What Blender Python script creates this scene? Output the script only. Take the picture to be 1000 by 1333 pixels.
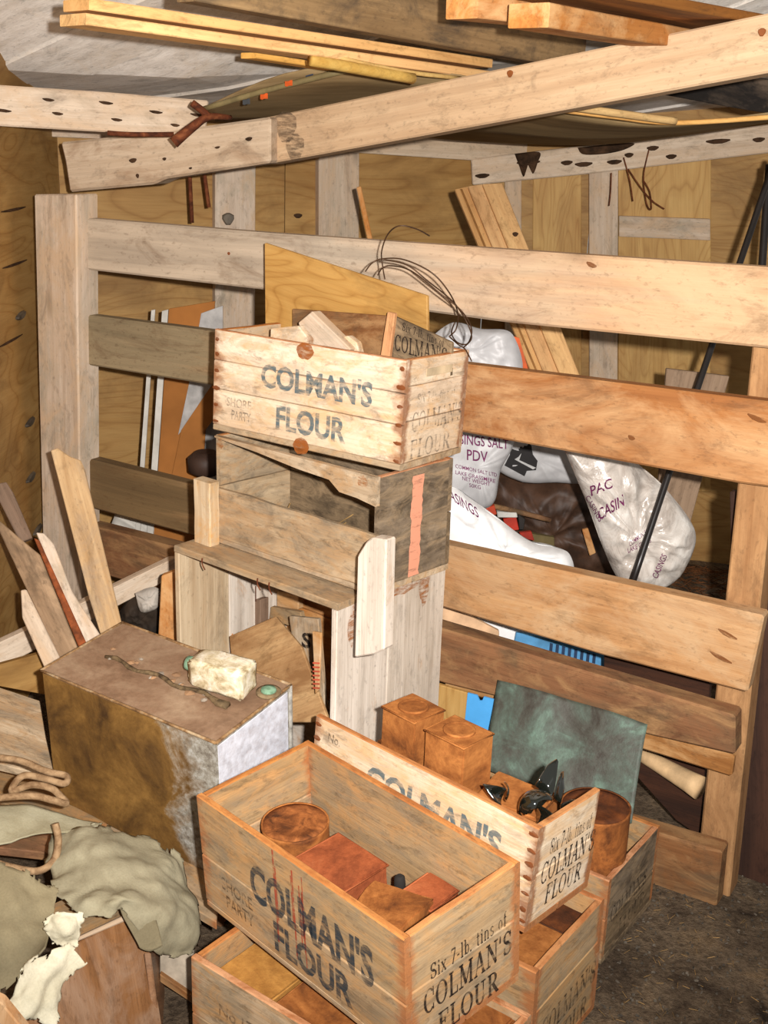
import bpy, bmesh, math, random
from mathutils import Vector, Matrix, noise
from mathutils.bvhtree import BVHTree
random.seed(7)
for o in list(bpy.data.objects): bpy.data.objects.remove(o)
S = bpy.context.scene; COL = S.collection
PI = math.pi
# ---------------------------------------------------------------- camera
F, PITCH, ROLL, EYE = 1540.6, .3126, -.0339, 1.6
c_, s_, cr_, sr_ = math.cos(PITCH), math.sin(PITCH), math.cos(ROLL), math.sin(ROLL)
EYEV = Vector((0, 0, EYE))
cam = bpy.data.cameras.new('camera'); camo = bpy.data.objects.new('camera', cam); COL.objects.link(camo)
cam.sensor_fit = 'VERTICAL'; cam.sensor_height = 36; cam.lens = F/1333*36; cam.clip_start = .02
fw = Vector((0, c_, -s_)); u0 = Vector((0, s_, c_)); x0 = Vector((1, 0, 0))
cx_ = x0*cr_-u0*sr_; cu_ = x0*sr_+u0*cr_
camo.matrix_world = Matrix(((cx_.x, cu_.x, -fw.x, 0), (cx_.y, cu_.y, -fw.y, 0), (cx_.z, cu_.z, -fw.z, EYE), (0, 0, 0, 1)))
S.camera = camo
# ---------------------------------------------------------------- light
S.view_settings.view_transform = 'Standard'; S.view_settings.look = 'None'
S.view_settings.gamma = 1; S.view_settings.use_curve_mapping = False
S.view_settings.exposure = 0.18
w = bpy.data.worlds.new('world'); S.world = w; w.use_nodes = True
w.node_tree.nodes['Background'].inputs[0].default_value = (1, .95, .89, 1)
w.node_tree.nodes['Background'].inputs[1].default_value = .26
fl = bpy.data.lights.new('camera_flash', 'SPOT'); flo = bpy.data.objects.new('camera_flash', fl); COL.objects.link(flo)
fl.energy = 430; fl.shadow_soft_size = .018; fl.spot_size = 1.55; fl.spot_blend = .8; fl.color = (1, .965, .925)
flo.location = (.10, 0, EYE+.05)
flo.rotation_euler = (Vector((-.12, 3.0, 1.10))-flo.location).to_track_quat('-Z', 'Y').to_euler()
# ---------------------------------------------------------------- geometry helpers
def ray(px, py):
    a = (px-500)/F; b = -(py-666.5)/F
    X = a*cr_+b*sr_; u = -a*sr_+b*cr_
    return Vector((X, c_+u*s_, -s_+u*c_))
class Plane:
    def __init__(s, p, n):
        s.p = Vector(p); s.n = Vector(n).normalized()
        if s.n.dot(s.p-EYEV) < 0: s.n = -s.n           # normal points away from the viewer
    def __call__(s, px, py):
        v = ray(px, py); return EYEV+v*((s.p-EYEV).dot(s.n)/v.dot(s.n))
    def off(s, d): return Plane(s.p+s.n*d, s.n)
def atY(px, py, Y): v = ray(px, py); return EYEV+v*(Y/v.y)
def atZ(px, py, Z): v = ray(px, py); return EYEV+v*((Z-EYE)/v.z)
def YP(Y): return Plane((0, Y, 0), (0, 1, 0))
def ZP(Z): return Plane((0, 0, Z), (0, 0, 1))
def P3(a, b, c):                                       # plane through three points
    return Plane(a, (Vector(b)-Vector(a)).cross(Vector(c)-Vector(a)))
def VP(a, b):                                          # vertical plane through two xy points
    return Plane((a[0], a[1], 0), (b[1]-a[1], a[0]-b[0], 0))
FYAW = -.5399
FN = Vector((math.sin(.5399), math.cos(.5399), 0))
def FP(off=0): return Plane(Vector((0, 2.688, 0))+FN*off, FN)
def R3(yaw, tx=0, ty=0): return (Matrix.Rotation(yaw, 3, 'Z') @ Matrix.Rotation(tx, 3, 'X') @ Matrix.Rotation(ty, 3, 'Y'))
def M4(R, loc): m = R.to_4x4(); m.translation = loc; return m
def frame(x, y):                                       # matrix basis from x axis and approximate y axis
    x = Vector(x).normalized(); z = x.cross(Vector(y)).normalized(); y = z.cross(x)
    return Matrix((x, y, z)).transposed()
def link(name, me, mat=None, M=None, parent=None):
    o = bpy.data.objects.new(name, me); COL.objects.link(o)
    if mat is not None and me is not None and not me.materials: me.materials.append(mat)
    if M is not None: o.matrix_world = M
    if parent is not None:
        o.parent = parent; o.matrix_parent_inverse = WM(parent).inverted()
    return o
def WM(o):
    m = o.matrix_basis.copy()
    if o.parent: m = WM(o.parent) @ o.matrix_parent_inverse @ m
    return m
def tag(o, label=None, cat=None, group=None, kind=None):
    if label: o['label'] = label
    if cat: o['category'] = cat
    if group: o['group'] = group
    if kind: o['kind'] = kind
    return o
def thing(name, label, cat, loc, R=None, group=None):
    o = bpy.data.objects.new(name, None); COL.objects.link(o); o.empty_display_size = .05
    o.matrix_world = M4(R, Vector(loc)) if R else Matrix.Translation(Vector(loc))
    return tag(o, label, cat, group)
def mesh(name, v, f, smooth=False):
    me = bpy.data.meshes.new(name); me.from_pydata([tuple(q) for q in v], [], f); me.update()
    if smooth: me.polygons.foreach_set('use_smooth', [True]*len(me.polygons))
    return me
def board_mesh(lx, ly, lz, b=.002, n=4, j=.0012, seed=0, rough_ends=0):
    """plank: x along, chamfered cross-section, n segments with slight unevenness"""
    r = random.Random(seed); b = min(b, ly*.3, lz*.3)
    prof = [(b, 0), (ly-b, 0), (ly, b), (ly, lz-b), (ly-b, lz), (b, lz), (0, lz-b), (0, b)]
    v = []; f = []
    for i in range(n+1):
        dy0, dy1, dz = r.uniform(-j, j), r.uniform(-j, j), r.uniform(-j, j)*.5
        for k, (y, z) in enumerate(prof):
            xx = lx*i/n
            if rough_ends and i in (0, n): xx += r.uniform(-rough_ends, rough_ends)
            v.append((xx, y+(dy0 if y < ly/2 else dy1), z+dz))
    for i in range(n):
        for k in range(8):
            a = i*8+k; b2 = i*8+(k+1) % 8
            f.append((a, b2, b2+8, a+8))
    f.append(tuple(range(7, -1, -1))); f.append(tuple(n*8+k for k in range(8)))
    me = mesh('plank', v, f)
    bm = bmesh.new(); bm.from_mesh(me); bmesh.ops.recalc_face_normals(bm, faces=bm.faces); bm.to_mesh(me); bm.free()
    return me
SEED = [0]
def board(name, M, lx, ly, lz, mat, parent=None, **k):
    SEED[0] += 1; k.setdefault('seed', SEED[0])
    return link(name, board_mesh(lx, ly, lz, **k), mat, M, parent)
def prism(name, pix, plane, th, mat, parent=None, bev=.002, axis=None, pts=None, base=None, rag=0, sub=0):
    """solid slab whose front outline is given where its plane is seen; th = thickness away from the viewer"""
    P = pts or [plane(*q) for q in pix]
    n = plane.n
    if axis is None:
        L = [(P[i]-P[i-1]) for i in range(len(P))]; ax = max(L, key=lambda q: q.length)
    else: ax = P[axis[1]]-P[axis[0]]
    R = frame(ax, n.cross(ax)); O = base or P[0]
    if (R.col[2]).dot(n) < 0: R = frame(-ax, n.cross(-ax))
    M = M4(R, O); Mi = M.inverted()
    loc = [Mi @ q for q in P]
    if rag:
        new = []
        for i in range(len(loc)):
            a, b = loc[i], loc[(i+1) % len(loc)]; k = max(1, int((b-a).length/(rag*4)))
            for t in range(k):
                q = a.lerp(b, t/k); 
                if t: q = q+Vector((random.uniform(-rag, rag), random.uniform(-rag, rag), 0))
                new.append(q)
        loc = new
    bm = bmesh.new()
    vs = [bm.verts.new((q.x, q.y, 0)) for q in loc]; f0 = bm.faces.new(vs)
    ex = bmesh.ops.extrude_face_region(bm, geom=[f0])
    bmesh.ops.translate(bm, verts=[g for g in ex['geom'] if isinstance(g, bmesh.types.BMVert)], vec=(0, 0, th))
    bmesh.ops.recalc_face_normals(bm, faces=bm.faces)
    if bev: bmesh.ops.bevel(bm, geom=bm.edges[:], offset=min(bev, th*.3), segments=1, affect='EDGES', clamp_overlap=True)
    me = bpy.data.meshes.new(name); bm.to_mesh(me); bm.free()
    return link(name, me, mat, M, parent)
def cr_spline(P, n=8):
    P = [Vector(p) for p in P]; out = []
    for i in range(len(P)-1):
        a = P[max(i-1, 0)]; b = P[i]; c = P[i+1]; d = P[min(i+2, len(P)-1)]
        for k in range(n):
            t = k/n
            out.append(.5*((2*b)+(c-a)*t+(2*a-5*b+4*c-d)*t*t+(3*b-a-3*c+d)*t**3))
    out.append(P[-1]); return out
def tube_mesh(P, r, seg=8, rfun=None, cap=True):
    v = []; f = []; n = len(P); prev = None
    for i, p in enumerate(P):
        t = (P[min(i+1, n-1)]-P[max(i-1, 0)]).normalized()
        if prev is None: prev = t.orthogonal().normalized()
        prev = (prev-t*prev.dot(t)).normalized(); b = t.cross(prev)
        rr = rfun(i/(n-1)) if rfun else r
        for k in range(seg):
            a = 2*PI*k/seg; v.append(p+(prev*math.cos(a)+b*math.sin(a))*rr)
    for i in range(n-1):
        for k in range(seg):
            a = i*seg+k; b2 = i*seg+(k+1) % seg; f.append((a, b2, b2+seg, a+seg))
    if cap: f.append(tuple(range(seg-1, -1, -1))); f.append(tuple((n-1)*seg+k for k in range(seg)))
    return mesh('tube', v, f, True)
def tube(name, P, r, mat, parent=None, n=8, seg=8, rfun=None):
    P = [Vector(p) for p in P]; O = P[0]
    me = tube_mesh([q-O for q in cr_spline(P, n)], r, seg, rfun)
    return link(name, me, mat, Matrix.Translation(O), parent)
def lathe(name, prof, mat, M, parent=None, seg=28, dent=0, seed=1):
    r = random.Random(seed); v = []; f = []; n = len(prof); off = Vector((r.random()*9, r.random()*9, 3))
    for (rad, z) in prof:
        for k in range(seg):
            a = 2*PI*k/seg; d = 1+dent*noise.noise(Vector((math.cos(a)*1.5, math.sin(a)*1.5, z*12))+off)
            v.append((rad*d*math.cos(a), rad*d*math.sin(a), z))
    for i in range(n-1):
        for k in range(seg):
            a = i*seg+k; b = i*seg+(k+1) % seg; f.append((a, b, b+seg, a+seg))
    f.append(tuple(range(seg-1, -1, -1))); f.append(tuple((n-1)*seg+k for k in range(seg)))
    me = mesh(name, v, f); 
    for p in me.polygons: p.use_smooth = len(p.vertices) == 4
    return link(name, me, mat, M, parent)
def pillow(name, pix, plane, th, mat, parent=None, rings=18, wr=.008, wscale=9, seed=0, dens=9, back=.5, tilt=None, center=None):
    """filled bag: star-shaped outline, bulging to both sides, wrinkled"""
    P = [plane(*q) for q in pix]; P2 = cr_spline(P+[P[0]], dens)[:-1]
    C = plane(*center) if center else sum(P2, Vector())/len(P2)
    n = plane.n; off = Vector((seed*3.7, seed*1.3, seed*.7)); N = len(P2); v = []; f = []
    def pt(q, s, side):
        p = C+(q-C)*s
        h = th*math.sqrt(max(0, 1-s**2.6))*(1 if side < 0 else back)
        w = wr*(noise.noise(p*wscale+off)+.9*(.4-abs(noise.noise(p*wscale*1.7+off)))+.6*(.4-abs(noise.noise(p*wscale*3.6-off))))*(.35+.65*min(1, (1-s)*4))
        rad = (q-C); rd = wr*1.6*abs(noise.noise((rad.normalized()*4)+off))*s*s*(1-s)*4
        return p-C+n*side*(h+w+rd)
    for side in (-1, 1):
        base = len(v)
        for k in range(1, rings+1):
            for q in P2: v.append(pt(q, k/rings, side))
        v.append(pt(P2[0], 0.0001, side)); ci = len(v)-1
        for k in range(rings-1):
            for i in range(N):
                a = base+k*N+i; b = base+k*N+(i+1) % N; f.append((a, b, b+N, a+N))
        for i in range(N): f.append((ci, base+(i+1) % N, base+i))
    me = mesh(name, v, f, True)
    bm = bmesh.new(); bm.from_mesh(me); bmesh.ops.remove_doubles(bm, verts=bm.verts, dist=1e-5)
    bmesh.ops.recalc_face_normals(bm, faces=bm.faces); bm.to_mesh(me); bm.free()
    return link(name, me, mat, Matrix.Translation(C), parent)
def patch(name, grid, mat, parent=None, n=6, wr=.006, wscale=12, th=.003, seed=0, jag=.5, holes=()):
    """draped sheet through a grid of points (px,py,depth Y); jag = ragged border"""
    G = [[atY(*q) for q in row] for row in grid]
    rows = [cr_spline(r, n) for r in G]; cols = list(zip(*rows)); cols = [cr_spline(list(cc), n) for cc in cols]
    nu = len(cols); nv = len(cols[0]); O = cols[0][0].copy(); off = Vector((seed*2.1, seed, 0))
    v = []
    for i in range(nu):
        for k in range(nv):
            p = cols[i][k]
            a = cols[min(i+1, nu-1)][k]-cols[max(i-1, 0)][k]; b = cols[i][min(k+1, nv-1)]-cols[i][max(k-1, 0)]
            nn = a.cross(b).normalized()
            d = wr*(.7*noise.noise(p*wscale+off)+1.0*(.4-abs(noise.noise(p*wscale*1.3+off)))+.5*(.4-abs(noise.noise(p*wscale*2.9-off)))+.8*(.5-abs(noise.noise(p*wscale*.6-off))))
            v.append(p+nn*d-O)
    f = []
    for i in range(nu-1):
        for k in range(nv-1):
            u_, v_ = i/(nu-1), k/(nv-1)
            e = min(u_, v_, 1-u_, 1-v_)
            if e < .075*jag*(.5+noise.noise(Vector((u_*9, v_*9, seed+5.3)))+.35*noise.noise(Vector((u_*31, v_*31, seed)))): continue
            if any(((u_-hu)/hr)**2+((v_-hv)/hs)**2 < 1+.5*noise.noise(Vector((u_*20, v_*20, seed))) for hu, hv, hr, hs in holes): continue
            a = i*nv+k; f.append((a, a+1, a+nv+1, a+nv))
    me = mesh(name, v, f, True)
    bm = bmesh.new(); bm.from_mesh(me)
    bmesh.ops.delete(bm, geom=[q for q in bm.verts if not q.link_faces], context='VERTS')
    bmesh.ops.recalc_face_normals(bm, faces=bm.faces)
    bmesh.ops.solidify(bm, geom=bm.faces[:], thickness=th); bm.to_mesh(me); bm.free()
    me.polygons.foreach_set('use_smooth', [True]*len(me.polygons))
    return link(name, me, mat, Matrix.Translation(O), parent)
# ---------------------------------------------------------------- materials
def lin(c):
    f = lambda q: (q/255/12.92) if q/255 <= .04045 else ((q/255+.055)/1.055)**2.4
    return (f(c[0]), f(c[1]), f(c[2]), 1)
class NT:
    def __init__(s, name, rough=.8, spec=.25):
        s.m = bpy.data.materials.new(name); s.m.use_nodes = True; s.t = s.m.node_tree; s.n = s.t.nodes
        s.b = s.n['Principled BSDF']; s.b.inputs['Roughness'].default_value = rough
        s.b.inputs['Specular IOR Level'].default_value = spec
    def new(s, t, **k):
        q = s.n.new(t)
        for a, v in k.items(): setattr(q, a, v)
        return q
    def L(s, a, b): s.t.links.new(a, b)
    def coords(s, scale, rnd=True, kind='Object', rot=(0, 0, 0)):
        tc = s.new('ShaderNodeTexCoord'); mp = s.new('ShaderNodeMapping'); mp.inputs['Scale'].default_value = scale
        mp.inputs['Rotation'].default_value = rot
        src = tc.outputs[kind]
        if rnd:
            oi = s.new('ShaderNodeObjectInfo'); mu = s.new('ShaderNodeMath', operation='MULTIPLY'); mu.inputs[1].default_value = 31.7
            s.L(oi.outputs['Random'], mu.inputs[0]); ad = s.new('ShaderNodeVectorMath', operation='ADD')
            s.L(src, ad.inputs[0]); s.L(mu.outputs[0], ad.inputs[1]); src = ad.outputs[0]
        s.L(src, mp.inputs[0]); return mp.outputs[0]
    def noise(s, vec, scale=1, detail=4, rough=.6, dist=0):
        q = s.new('ShaderNodeTexNoise'); q.inputs['Scale'].default_value = scale; q.inputs['Detail'].default_value = detail
        q.inputs['Roughness'].default_value = rough; q.inputs['Distortion'].default_value = dist
        s.L(vec, q.inputs['Vector']); return q.outputs['Fac']
    def ramp(s, fac, stops):
        q = s.new('ShaderNodeValToRGB'); e = q.color_ramp.elements
        while len(e) < len(stops): e.new(.5)
        for i, (p, c) in enumerate(stops):
            e[i].position = p; e[i].color = c if len(c) == 4 else lin(c)
        s.L(fac, q.inputs[0]); return q.outputs[0]
    def mix(s, fac, a, b, mode='MIX'):
        q = s.new('ShaderNodeMix', data_type='RGBA', blend_type=mode)
        for sock, val in ((q.inputs[0], fac), (q.inputs[6], a), (q.inputs[7], b)):
            if isinstance(val, (int, float)): sock.default_value = val
            elif isinstance(val, tuple): sock.default_value = val if len(val) == 4 else lin(val)
            else: s.L(val, sock)
        return q.outputs[2]
    def math(s, op, a, b=0, clamp=False):
        q = s.new('ShaderNodeMath', operation=op, use_clamp=clamp)
        for i, val in enumerate((a, b)):
            if isinstance(val, (int, float)): q.inputs[i].default_value = val
            else: s.L(val, q.inputs[i])
        return q.outputs[0]
    def fin(s, col, bump=None, strength=.4, dist=.002):
        s.L(col, s.b.inputs['Base Color'])
        if bump is not None:
            q = s.new('ShaderNodeBump'); q.inputs['Strength'].default_value = strength; q.inputs['Distance'].default_value = dist
            s.L(bump, q.inputs['Height']); s.L(q.outputs[0], s.b.inputs['Normal'])
        return s.m
MATS = {}
W1, B0 = (1, 1, 1, 1), (0, 0, 0, 1)
def wood(key, light, dark, grain=(2.2, 42, 42), blotch=None, bl=(.5, .72), ends=None, rough=.8, knots=0, bsc=5, contrast=(.3, .72), spec=.25, ring=.3, b2=None, fade=None, grime=.5):
    if key in MATS: return MATS[key]
    t = NT(key, rough, spec)
    g = t.noise(t.coords(grain), 1, 5, .62, .9)
    lo = t.noise(t.coords((1.3, 11, 11)), 1, 4, .55, 1.2)
    mixf = t.math('ADD', t.math('MULTIPLY', g, .45), t.math('MULTIPLY', lo, .55))
    col = t.ramp(mixf, [(contrast[0]+.06, dark), (contrast[1]-.1, light)])
    oi = t.new('ShaderNodeObjectInfo')
    hs = t.new('ShaderNodeHueSaturation'); t.L(col, hs.inputs['Color'])
    t.L(t.math('ADD', t.math('MULTIPLY', oi.outputs['Random'], .22), .89), hs.inputs['Value']); t.L(t.math('ADD', t.math('MULTIPLY', oi.outputs['Random'], -.24), 1.1), hs.inputs['Saturation']); col = hs.outputs[0]
    v2 = t.coords((.7, 10, 10)); wv = t.new('ShaderNodeTexWave', wave_type='BANDS', bands_direction='Y')
    wv.inputs['Scale'].default_value = .8; wv.inputs['Distortion'].default_value = 11; wv.inputs['Detail'].default_value = 3; wv.inputs['Detail Scale'].default_value = .45; wv.inputs['Detail Roughness'].default_value = .6
    t.L(v2, wv.inputs['Vector'])
    rg = t.ramp(wv.outputs['Fac'], [(.0, (1, 1, 1, 1)), (.6, (.95, .94, .92, 1)), (.97, (.66, .6, .54, 1))])
    rm = t.noise(t.coords((2.4, 5, 5)), 1, 3, .5)
    col = t.mix(t.math('MULTIPLY', t.ramp(rm, [(.38, B0), (.62, W1)]), ring), col, rg, 'MULTIPLY')
    fine = t.noise(t.coords((7, 240, 240)), 1, 3, .6)
    col = t.mix(.28, col, t.ramp(fine, [(.3, (.62, .58, .54, 1)), (.56, W1)]), 'MULTIPLY')
    if blotch:
        bn = t.noise(t.coords((bsc, bsc*1.8, bsc*1.8)), 1, 6, .68, .8)
        col = t.mix(t.ramp(bn, [(bl[0]-.06, B0), (bl[1]-.08, (.9, .9, .9, 1))]), col, blotch)
    if b2:
        bn = t.noise(t.coords((bsc*.8, bsc*2.3, bsc*2.3), rot=(.3, .2, .4)), 1, 6, .7, 1.2)
        col = t.mix(t.ramp(bn, [(.46, B0), (.64, (.85, .85, .85, 1))]), col, b2)
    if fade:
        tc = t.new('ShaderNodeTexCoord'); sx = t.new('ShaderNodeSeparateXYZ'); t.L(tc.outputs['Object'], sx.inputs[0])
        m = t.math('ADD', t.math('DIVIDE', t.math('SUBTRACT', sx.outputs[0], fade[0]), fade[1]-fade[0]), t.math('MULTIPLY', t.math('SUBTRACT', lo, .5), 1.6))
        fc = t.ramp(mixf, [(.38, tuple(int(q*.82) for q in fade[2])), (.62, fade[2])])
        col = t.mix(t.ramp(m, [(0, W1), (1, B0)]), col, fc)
    if knots:
        vo = t.new('ShaderNodeTexVoronoi', feature='F1'); vo.inputs['Scale'].default_value = 1; t.L(t.coords((2.6, 8, 8)), vo.inputs['Vector'])
        kd = t.math('ADD', vo.outputs['Distance'], t.math('MULTIPLY', t.math('SUBTRACT', g, .5), .12))
        km = t.ramp(kd, [(.03, W1), (.08, (.55, .55, .55, 1)), (.15, B0)])
        col = t.mix(t.math('MULTIPLY', km, knots), col, tuple(int(q*.5) for q in dark))
    if ends:
        tc = t.new('ShaderNodeTexCoord'); sx = t.new('ShaderNodeSeparateXYZ'); t.L(tc.outputs['Generated'], sx.inputs[0])
        e = t.math('MULTIPLY', t.math('ABSOLUTE', t.math('SUBTRACT', sx.outputs[0], .5)), 2)
        en = t.noise(t.coords((14, 26, 26)), 1, 4, .65)
        e2 = t.math('ADD', e, t.math('MULTIPLY', t.math('SUBTRACT', en, .5), .45))
        col = t.mix(t.ramp(e2, [(.90, B0), (1.04, (.8, .8, .8, 1))]), col, ends)
    gm = t.noise(t.coords((bsc*1.7, bsc*4.5, bsc*4.5), rot=(.1, .3, .2)), 1, 7, .74, .6)
    col = t.mix(t.ramp(gm, [(.53, B0), (.68, (grime, grime, grime, 1))]), col, tuple(int(q*.62) for q in dark))
    sp = t.noise(t.coords((50, 90, 90)), 1, 3, .7)
    col = t.mix(t.ramp(sp, [(.58, B0), (.74, (.4, .4, .4, 1))]), col, tuple(int(q*.5) for q in dark))
    MATS[key] = t.fin(col, t.math('ADD', t.math('MULTIPLY', g, .5), t.math('MULTIPLY', fine, .5)), .45, .003); return MATS[key]
def ply(key, a, b, d, sc=1.0, rot=0, rough=.6):
    if key in MATS: return MATS[key]
    t = NT(key, rough)
    v = t.coords((1.0*sc, 4.2*sc, 4.2*sc), rot=(0, 0, rot)); n1 = t.noise(v, 1, 4, .55, 2.2)
    wn = t.noise(t.coords((1.3*sc, 4.5*sc, 4.5*sc)), 1, 2, .45, .6)
    ln = t.math('FRACT', t.math('MULTIPLY', wn, 17))
    col = t.ramp(n1, [(.28, b), (.66, a)])
    col = t.mix(.6, col, t.ramp(ln, [(0, (.6, .47, .33, 1)), (.12, (.9, .84, .74, 1)), (.45, W1), (.85, (.95, .9, .84, 1)), (1, (.7, .58, .44, 1))]), 'MULTIPLY')
    dn = t.noise(t.coords((2.2, 4, 4)), 1, 6, .7, .8)
    col = t.mix(t.ramp(dn, [(.5, B0), (.74, (.8, .8, .8, 1))]), col, d)
    fine = t.noise(t.coords((8, 160, 160)), 1, 2, .6)
    col = t.mix(.3, col, t.ramp(fine, [(.3, (.65, .6, .5, 1)), (.6, W1)]), 'MULTIPLY')
    MATS[key] = t.fin(col, fine, .25, .002); return MATS[key]
def rusty(key, stops, sc=9, rough=.85, metal=0, bump=.5, spec=.2, sc2=60):
    if key in MATS: return MATS[key]
    t = NT(key, rough, spec); t.b.inputs['Metallic'].default_value = metal
    v = t.coords((sc, sc, sc)); n1 = t.noise(v, 1, 6, .65, .7); col = t.ramp(n1, stops)
    n2 = t.noise(t.coords((sc2, sc2, sc2)), 1, 4, .7)
    col = t.mix(.6, col, t.ramp(n2, [(.3, (.55, .48, .44, 1)), (.62, (1, 1, 1, 1))]), 'MULTIPLY')
    MATS[key] = t.fin(col, n2, bump, .003); return MATS[key]
def plain(key, c, rough=.6, spec=.3, var=.2, sc=20, metal=0, trans=0, coat=0):
    if key in MATS: return MATS[key]
    t = NT(key, rough, spec); t.b.inputs['Metallic'].default_value = metal
    n1 = t.noise(t.coords((sc, sc, sc)), 1, 4, .6)
    col = t.mix(t.ramp(n1, [(.35, W1), (.7, B0)]), c, tuple(int(q*(1-var)) for q in c))
    if trans: t.b.inputs['Transmission Weight'].default_value = trans
    if coat: t.b.inputs['Coat Weight'].default_value = coat
    MATS[key] = t.fin(col, n1, .15, .002); return MATS[key]
def ink(key, c, fade=.45, alpha=1.0, sc=40):
    """print worn away in flecks"""
    if key in MATS: return MATS[key]
    t = NT(key, .85, .1); n1 = t.noise(t.coords((sc*.5, sc*2, sc)), 1, 5, .7)
    m = t.ramp(n1, [(fade-.13, B0), (fade+.13, (alpha, alpha, alpha, 1))])
    t.b.inputs['Base Color'].default_value = lin(c); t.L(m, t.b.inputs['Alpha']); MATS[key] = t.m; return t.m
# palette
GREY = lambda: wood('weathered_grey_wood', (214, 194, 172), (184, 160, 136), blotch=(158, 146, 126), bl=(.55, .8), knots=.6, b2=(196, 166, 134))
PALE = lambda: wood('pale_beam_wood', (218, 198, 174), (190, 164, 136), blotch=(166, 146, 122), bl=(.58, .82), knots=.5, b2=(200, 172, 142))
TANP = lambda: wood('tan_pine', (204, 160, 110), (178, 130, 82), blotch=(200, 172, 138), bl=(.5, .75), knots=.5, b2=(182, 128, 78))
BROWN = lambda: wood('brown_plank_wood', (142, 96, 58), (108, 68, 38), blotch=(98, 78, 56), bl=(.5, .75), knots=.4, b2=(158, 120, 80))
ORNG = lambda: wood('orange_pine', (208, 146, 86), (172, 108, 56), blotch=(214, 170, 118), bl=(.5, .74), knots=.4)
YELL = lambda: wood('yellow_new_pine', (234, 186, 116), (208, 152, 84), ring=.15)
CRL = lambda: wood('bleached_crate_wood', (230, 210, 182), (202, 174, 142), blotch=(176, 154, 128), bl=(.55, .8), ends=(128, 74, 38), knots=.2, b2=(208, 168, 122), bsc=9, grime=.65)
CRB = lambda: wood('brown_crate_wood', (186, 156, 118), (152, 122, 86), blotch=(136, 118, 94), bl=(.48, .74), ends=(160, 96, 52), knots=.3, b2=(184, 138, 88), bsc=9, grime=.65)
CRD = lambda: wood('dark_crate_wood', (140, 120, 94), (100, 82, 62), blotch=(70, 58, 44), bl=(.48, .72), knots=.3, b2=(152, 128, 98), bsc=9, grime=.65)
CRG = lambda: wood('grey_crate_wood', (200, 176, 144), (160, 136, 106), blotch=(122, 108, 90), bl=(.5, .76), knots=.5, b2=(176, 140, 100), bsc=9, grime=.65)
WHT = lambda: wood('whitewashed_crate_wood', (216, 204, 188), (186, 168, 148), blotch=(192, 140, 84), bl=(.6, .82), knots=.3)
PLYW = lambda: ply('wall_plywood', (180, 142, 86), (148, 110, 60), (116, 84, 46))
PLYL = lambda: ply('light_plywood', (200, 162, 100), (176, 134, 76), (156, 116, 66), 1.3)
PLYY = lambda: ply('yellow_plywood', (192, 150, 86), (164, 120, 60), (124, 90, 46), 1.4)
RUST = lambda: rusty('rusted_tin', [(.3, (88, 50, 26)), (.45, (146, 88, 42)), (.6, (180, 116, 60)), (.75, (132, 76, 38))])
RUSTR = lambda: rusty('red_rust_tin', [(.3, (112, 56, 32)), (.5, (158, 84, 48)), (.7, (178, 106, 66))], 7)
RUSTD = lambda: rusty('dark_rust_tin', [(.3, (40, 26, 18)), (.5, (86, 48, 26)), (.7, (120, 66, 30))], 12)
IRON = lambda: rusty('rusty_iron', [(.3, (60, 30, 18)), (.5, (104, 54, 30)), (.7, (140, 84, 50))], 30)
DARK = lambda: plain('dark_mark', (84, 60, 42), .9, .1, .4)
# ---------------------------------------------------------------- ceiling, walls, floor
def ceil_z(x, y): return 1.71+(0.5*(3.3-y) if y < 3.3 else -.16*(y-3.3))+.09*max(x+.5, 0)
d = Vector((.83, -.555, 0)).normalized(); e = Vector((d.y*-1, d.x, 0))        # board run, across
C0 = Vector((.2, 3.0, 0))
ceiling = tag(thing('ceiling', None, None, (.2, 3.0, ceil_z(.2, 3.0))), kind='structure')
del_keys = [k for k in ('label', 'category') if k in ceiling]
CW = wood('ceiling_board_wood', (238, 231, 222), (206, 197, 186), blotch=(214, 200, 182), bl=(.55, .8), ring=.3)
for i in range(-14, 11):
    a0 = C0+e*(i*.152); n = 26; v = []; f = []
    for k in range(n+1):
        s = -2.6+5.2*k/n
        for q in (a0+d*s, a0+d*s+e*.148):
            z = ceil_z(q.x, q.y)+.004*((i*7) % 3)
            v += [Vector((q.x, q.y, z)), Vector((q.x, q.y, z+.022))]
    for k in range(n):
        b = k*4
        f += [(b, b+2, b+6, b+4), (b+1, b+5, b+7, b+3), (b, b+4, b+5, b+1), (b+2, b+3, b+7, b+6)]
    f += [(0, 1, 3, 2), (n*4, n*4+2, n*4+3, n*4+1)]
    M = M4(frame(d, e), a0); Mi = M.inverted()
    link('ceiling_board', mesh('ceiling_board', [Mi @ q for q in v], f), CW, M, ceiling)
A = Vector((-1.02, 3.72, 0)); B = Vector((.33, 4.3, 0)); C = Vector((1.75, 4.15, 0))
BW, RW, LW = VP(A, B), VP(B, C), Plane((-1.02, 0, 0), (-1, 0, 0))
def wall(name, a, b, seams, z1=1.95):
    w = tag(thing(name, None, None, a), kind='structure')
    u = (b-a).normalized(); out = u.cross(Vector((0, 0, 1)))
    if out.dot((a+b)/2-EYEV) < 0: out = -out
    L = (b-a).length; cuts = [0]+seams+[L]
    for i in range(len(cuts)-1):
        l = cuts[i+1]-cuts[i]-.003; o = a+u*cuts[i]
        R = frame(u, Vector((0, 0, 1)))
        if R.col[2].dot(out) < 0: R = frame(-u, Vector((0, 0, 1))); o = o+u*l
        board('plywood_sheet', M4(R, o+Vector((0, 0, -.05))), l, z1, .015, PLYW(), w, n=1, j=0)
    return w
wall_left = wall('wall_left', Vector((-1.02, 1.2, 0)), A, [1.32])
wall_back = wall('wall_back', A, B, [.72])
wall_right = wall('wall_right', B, C, [.36, 1.0])
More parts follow.
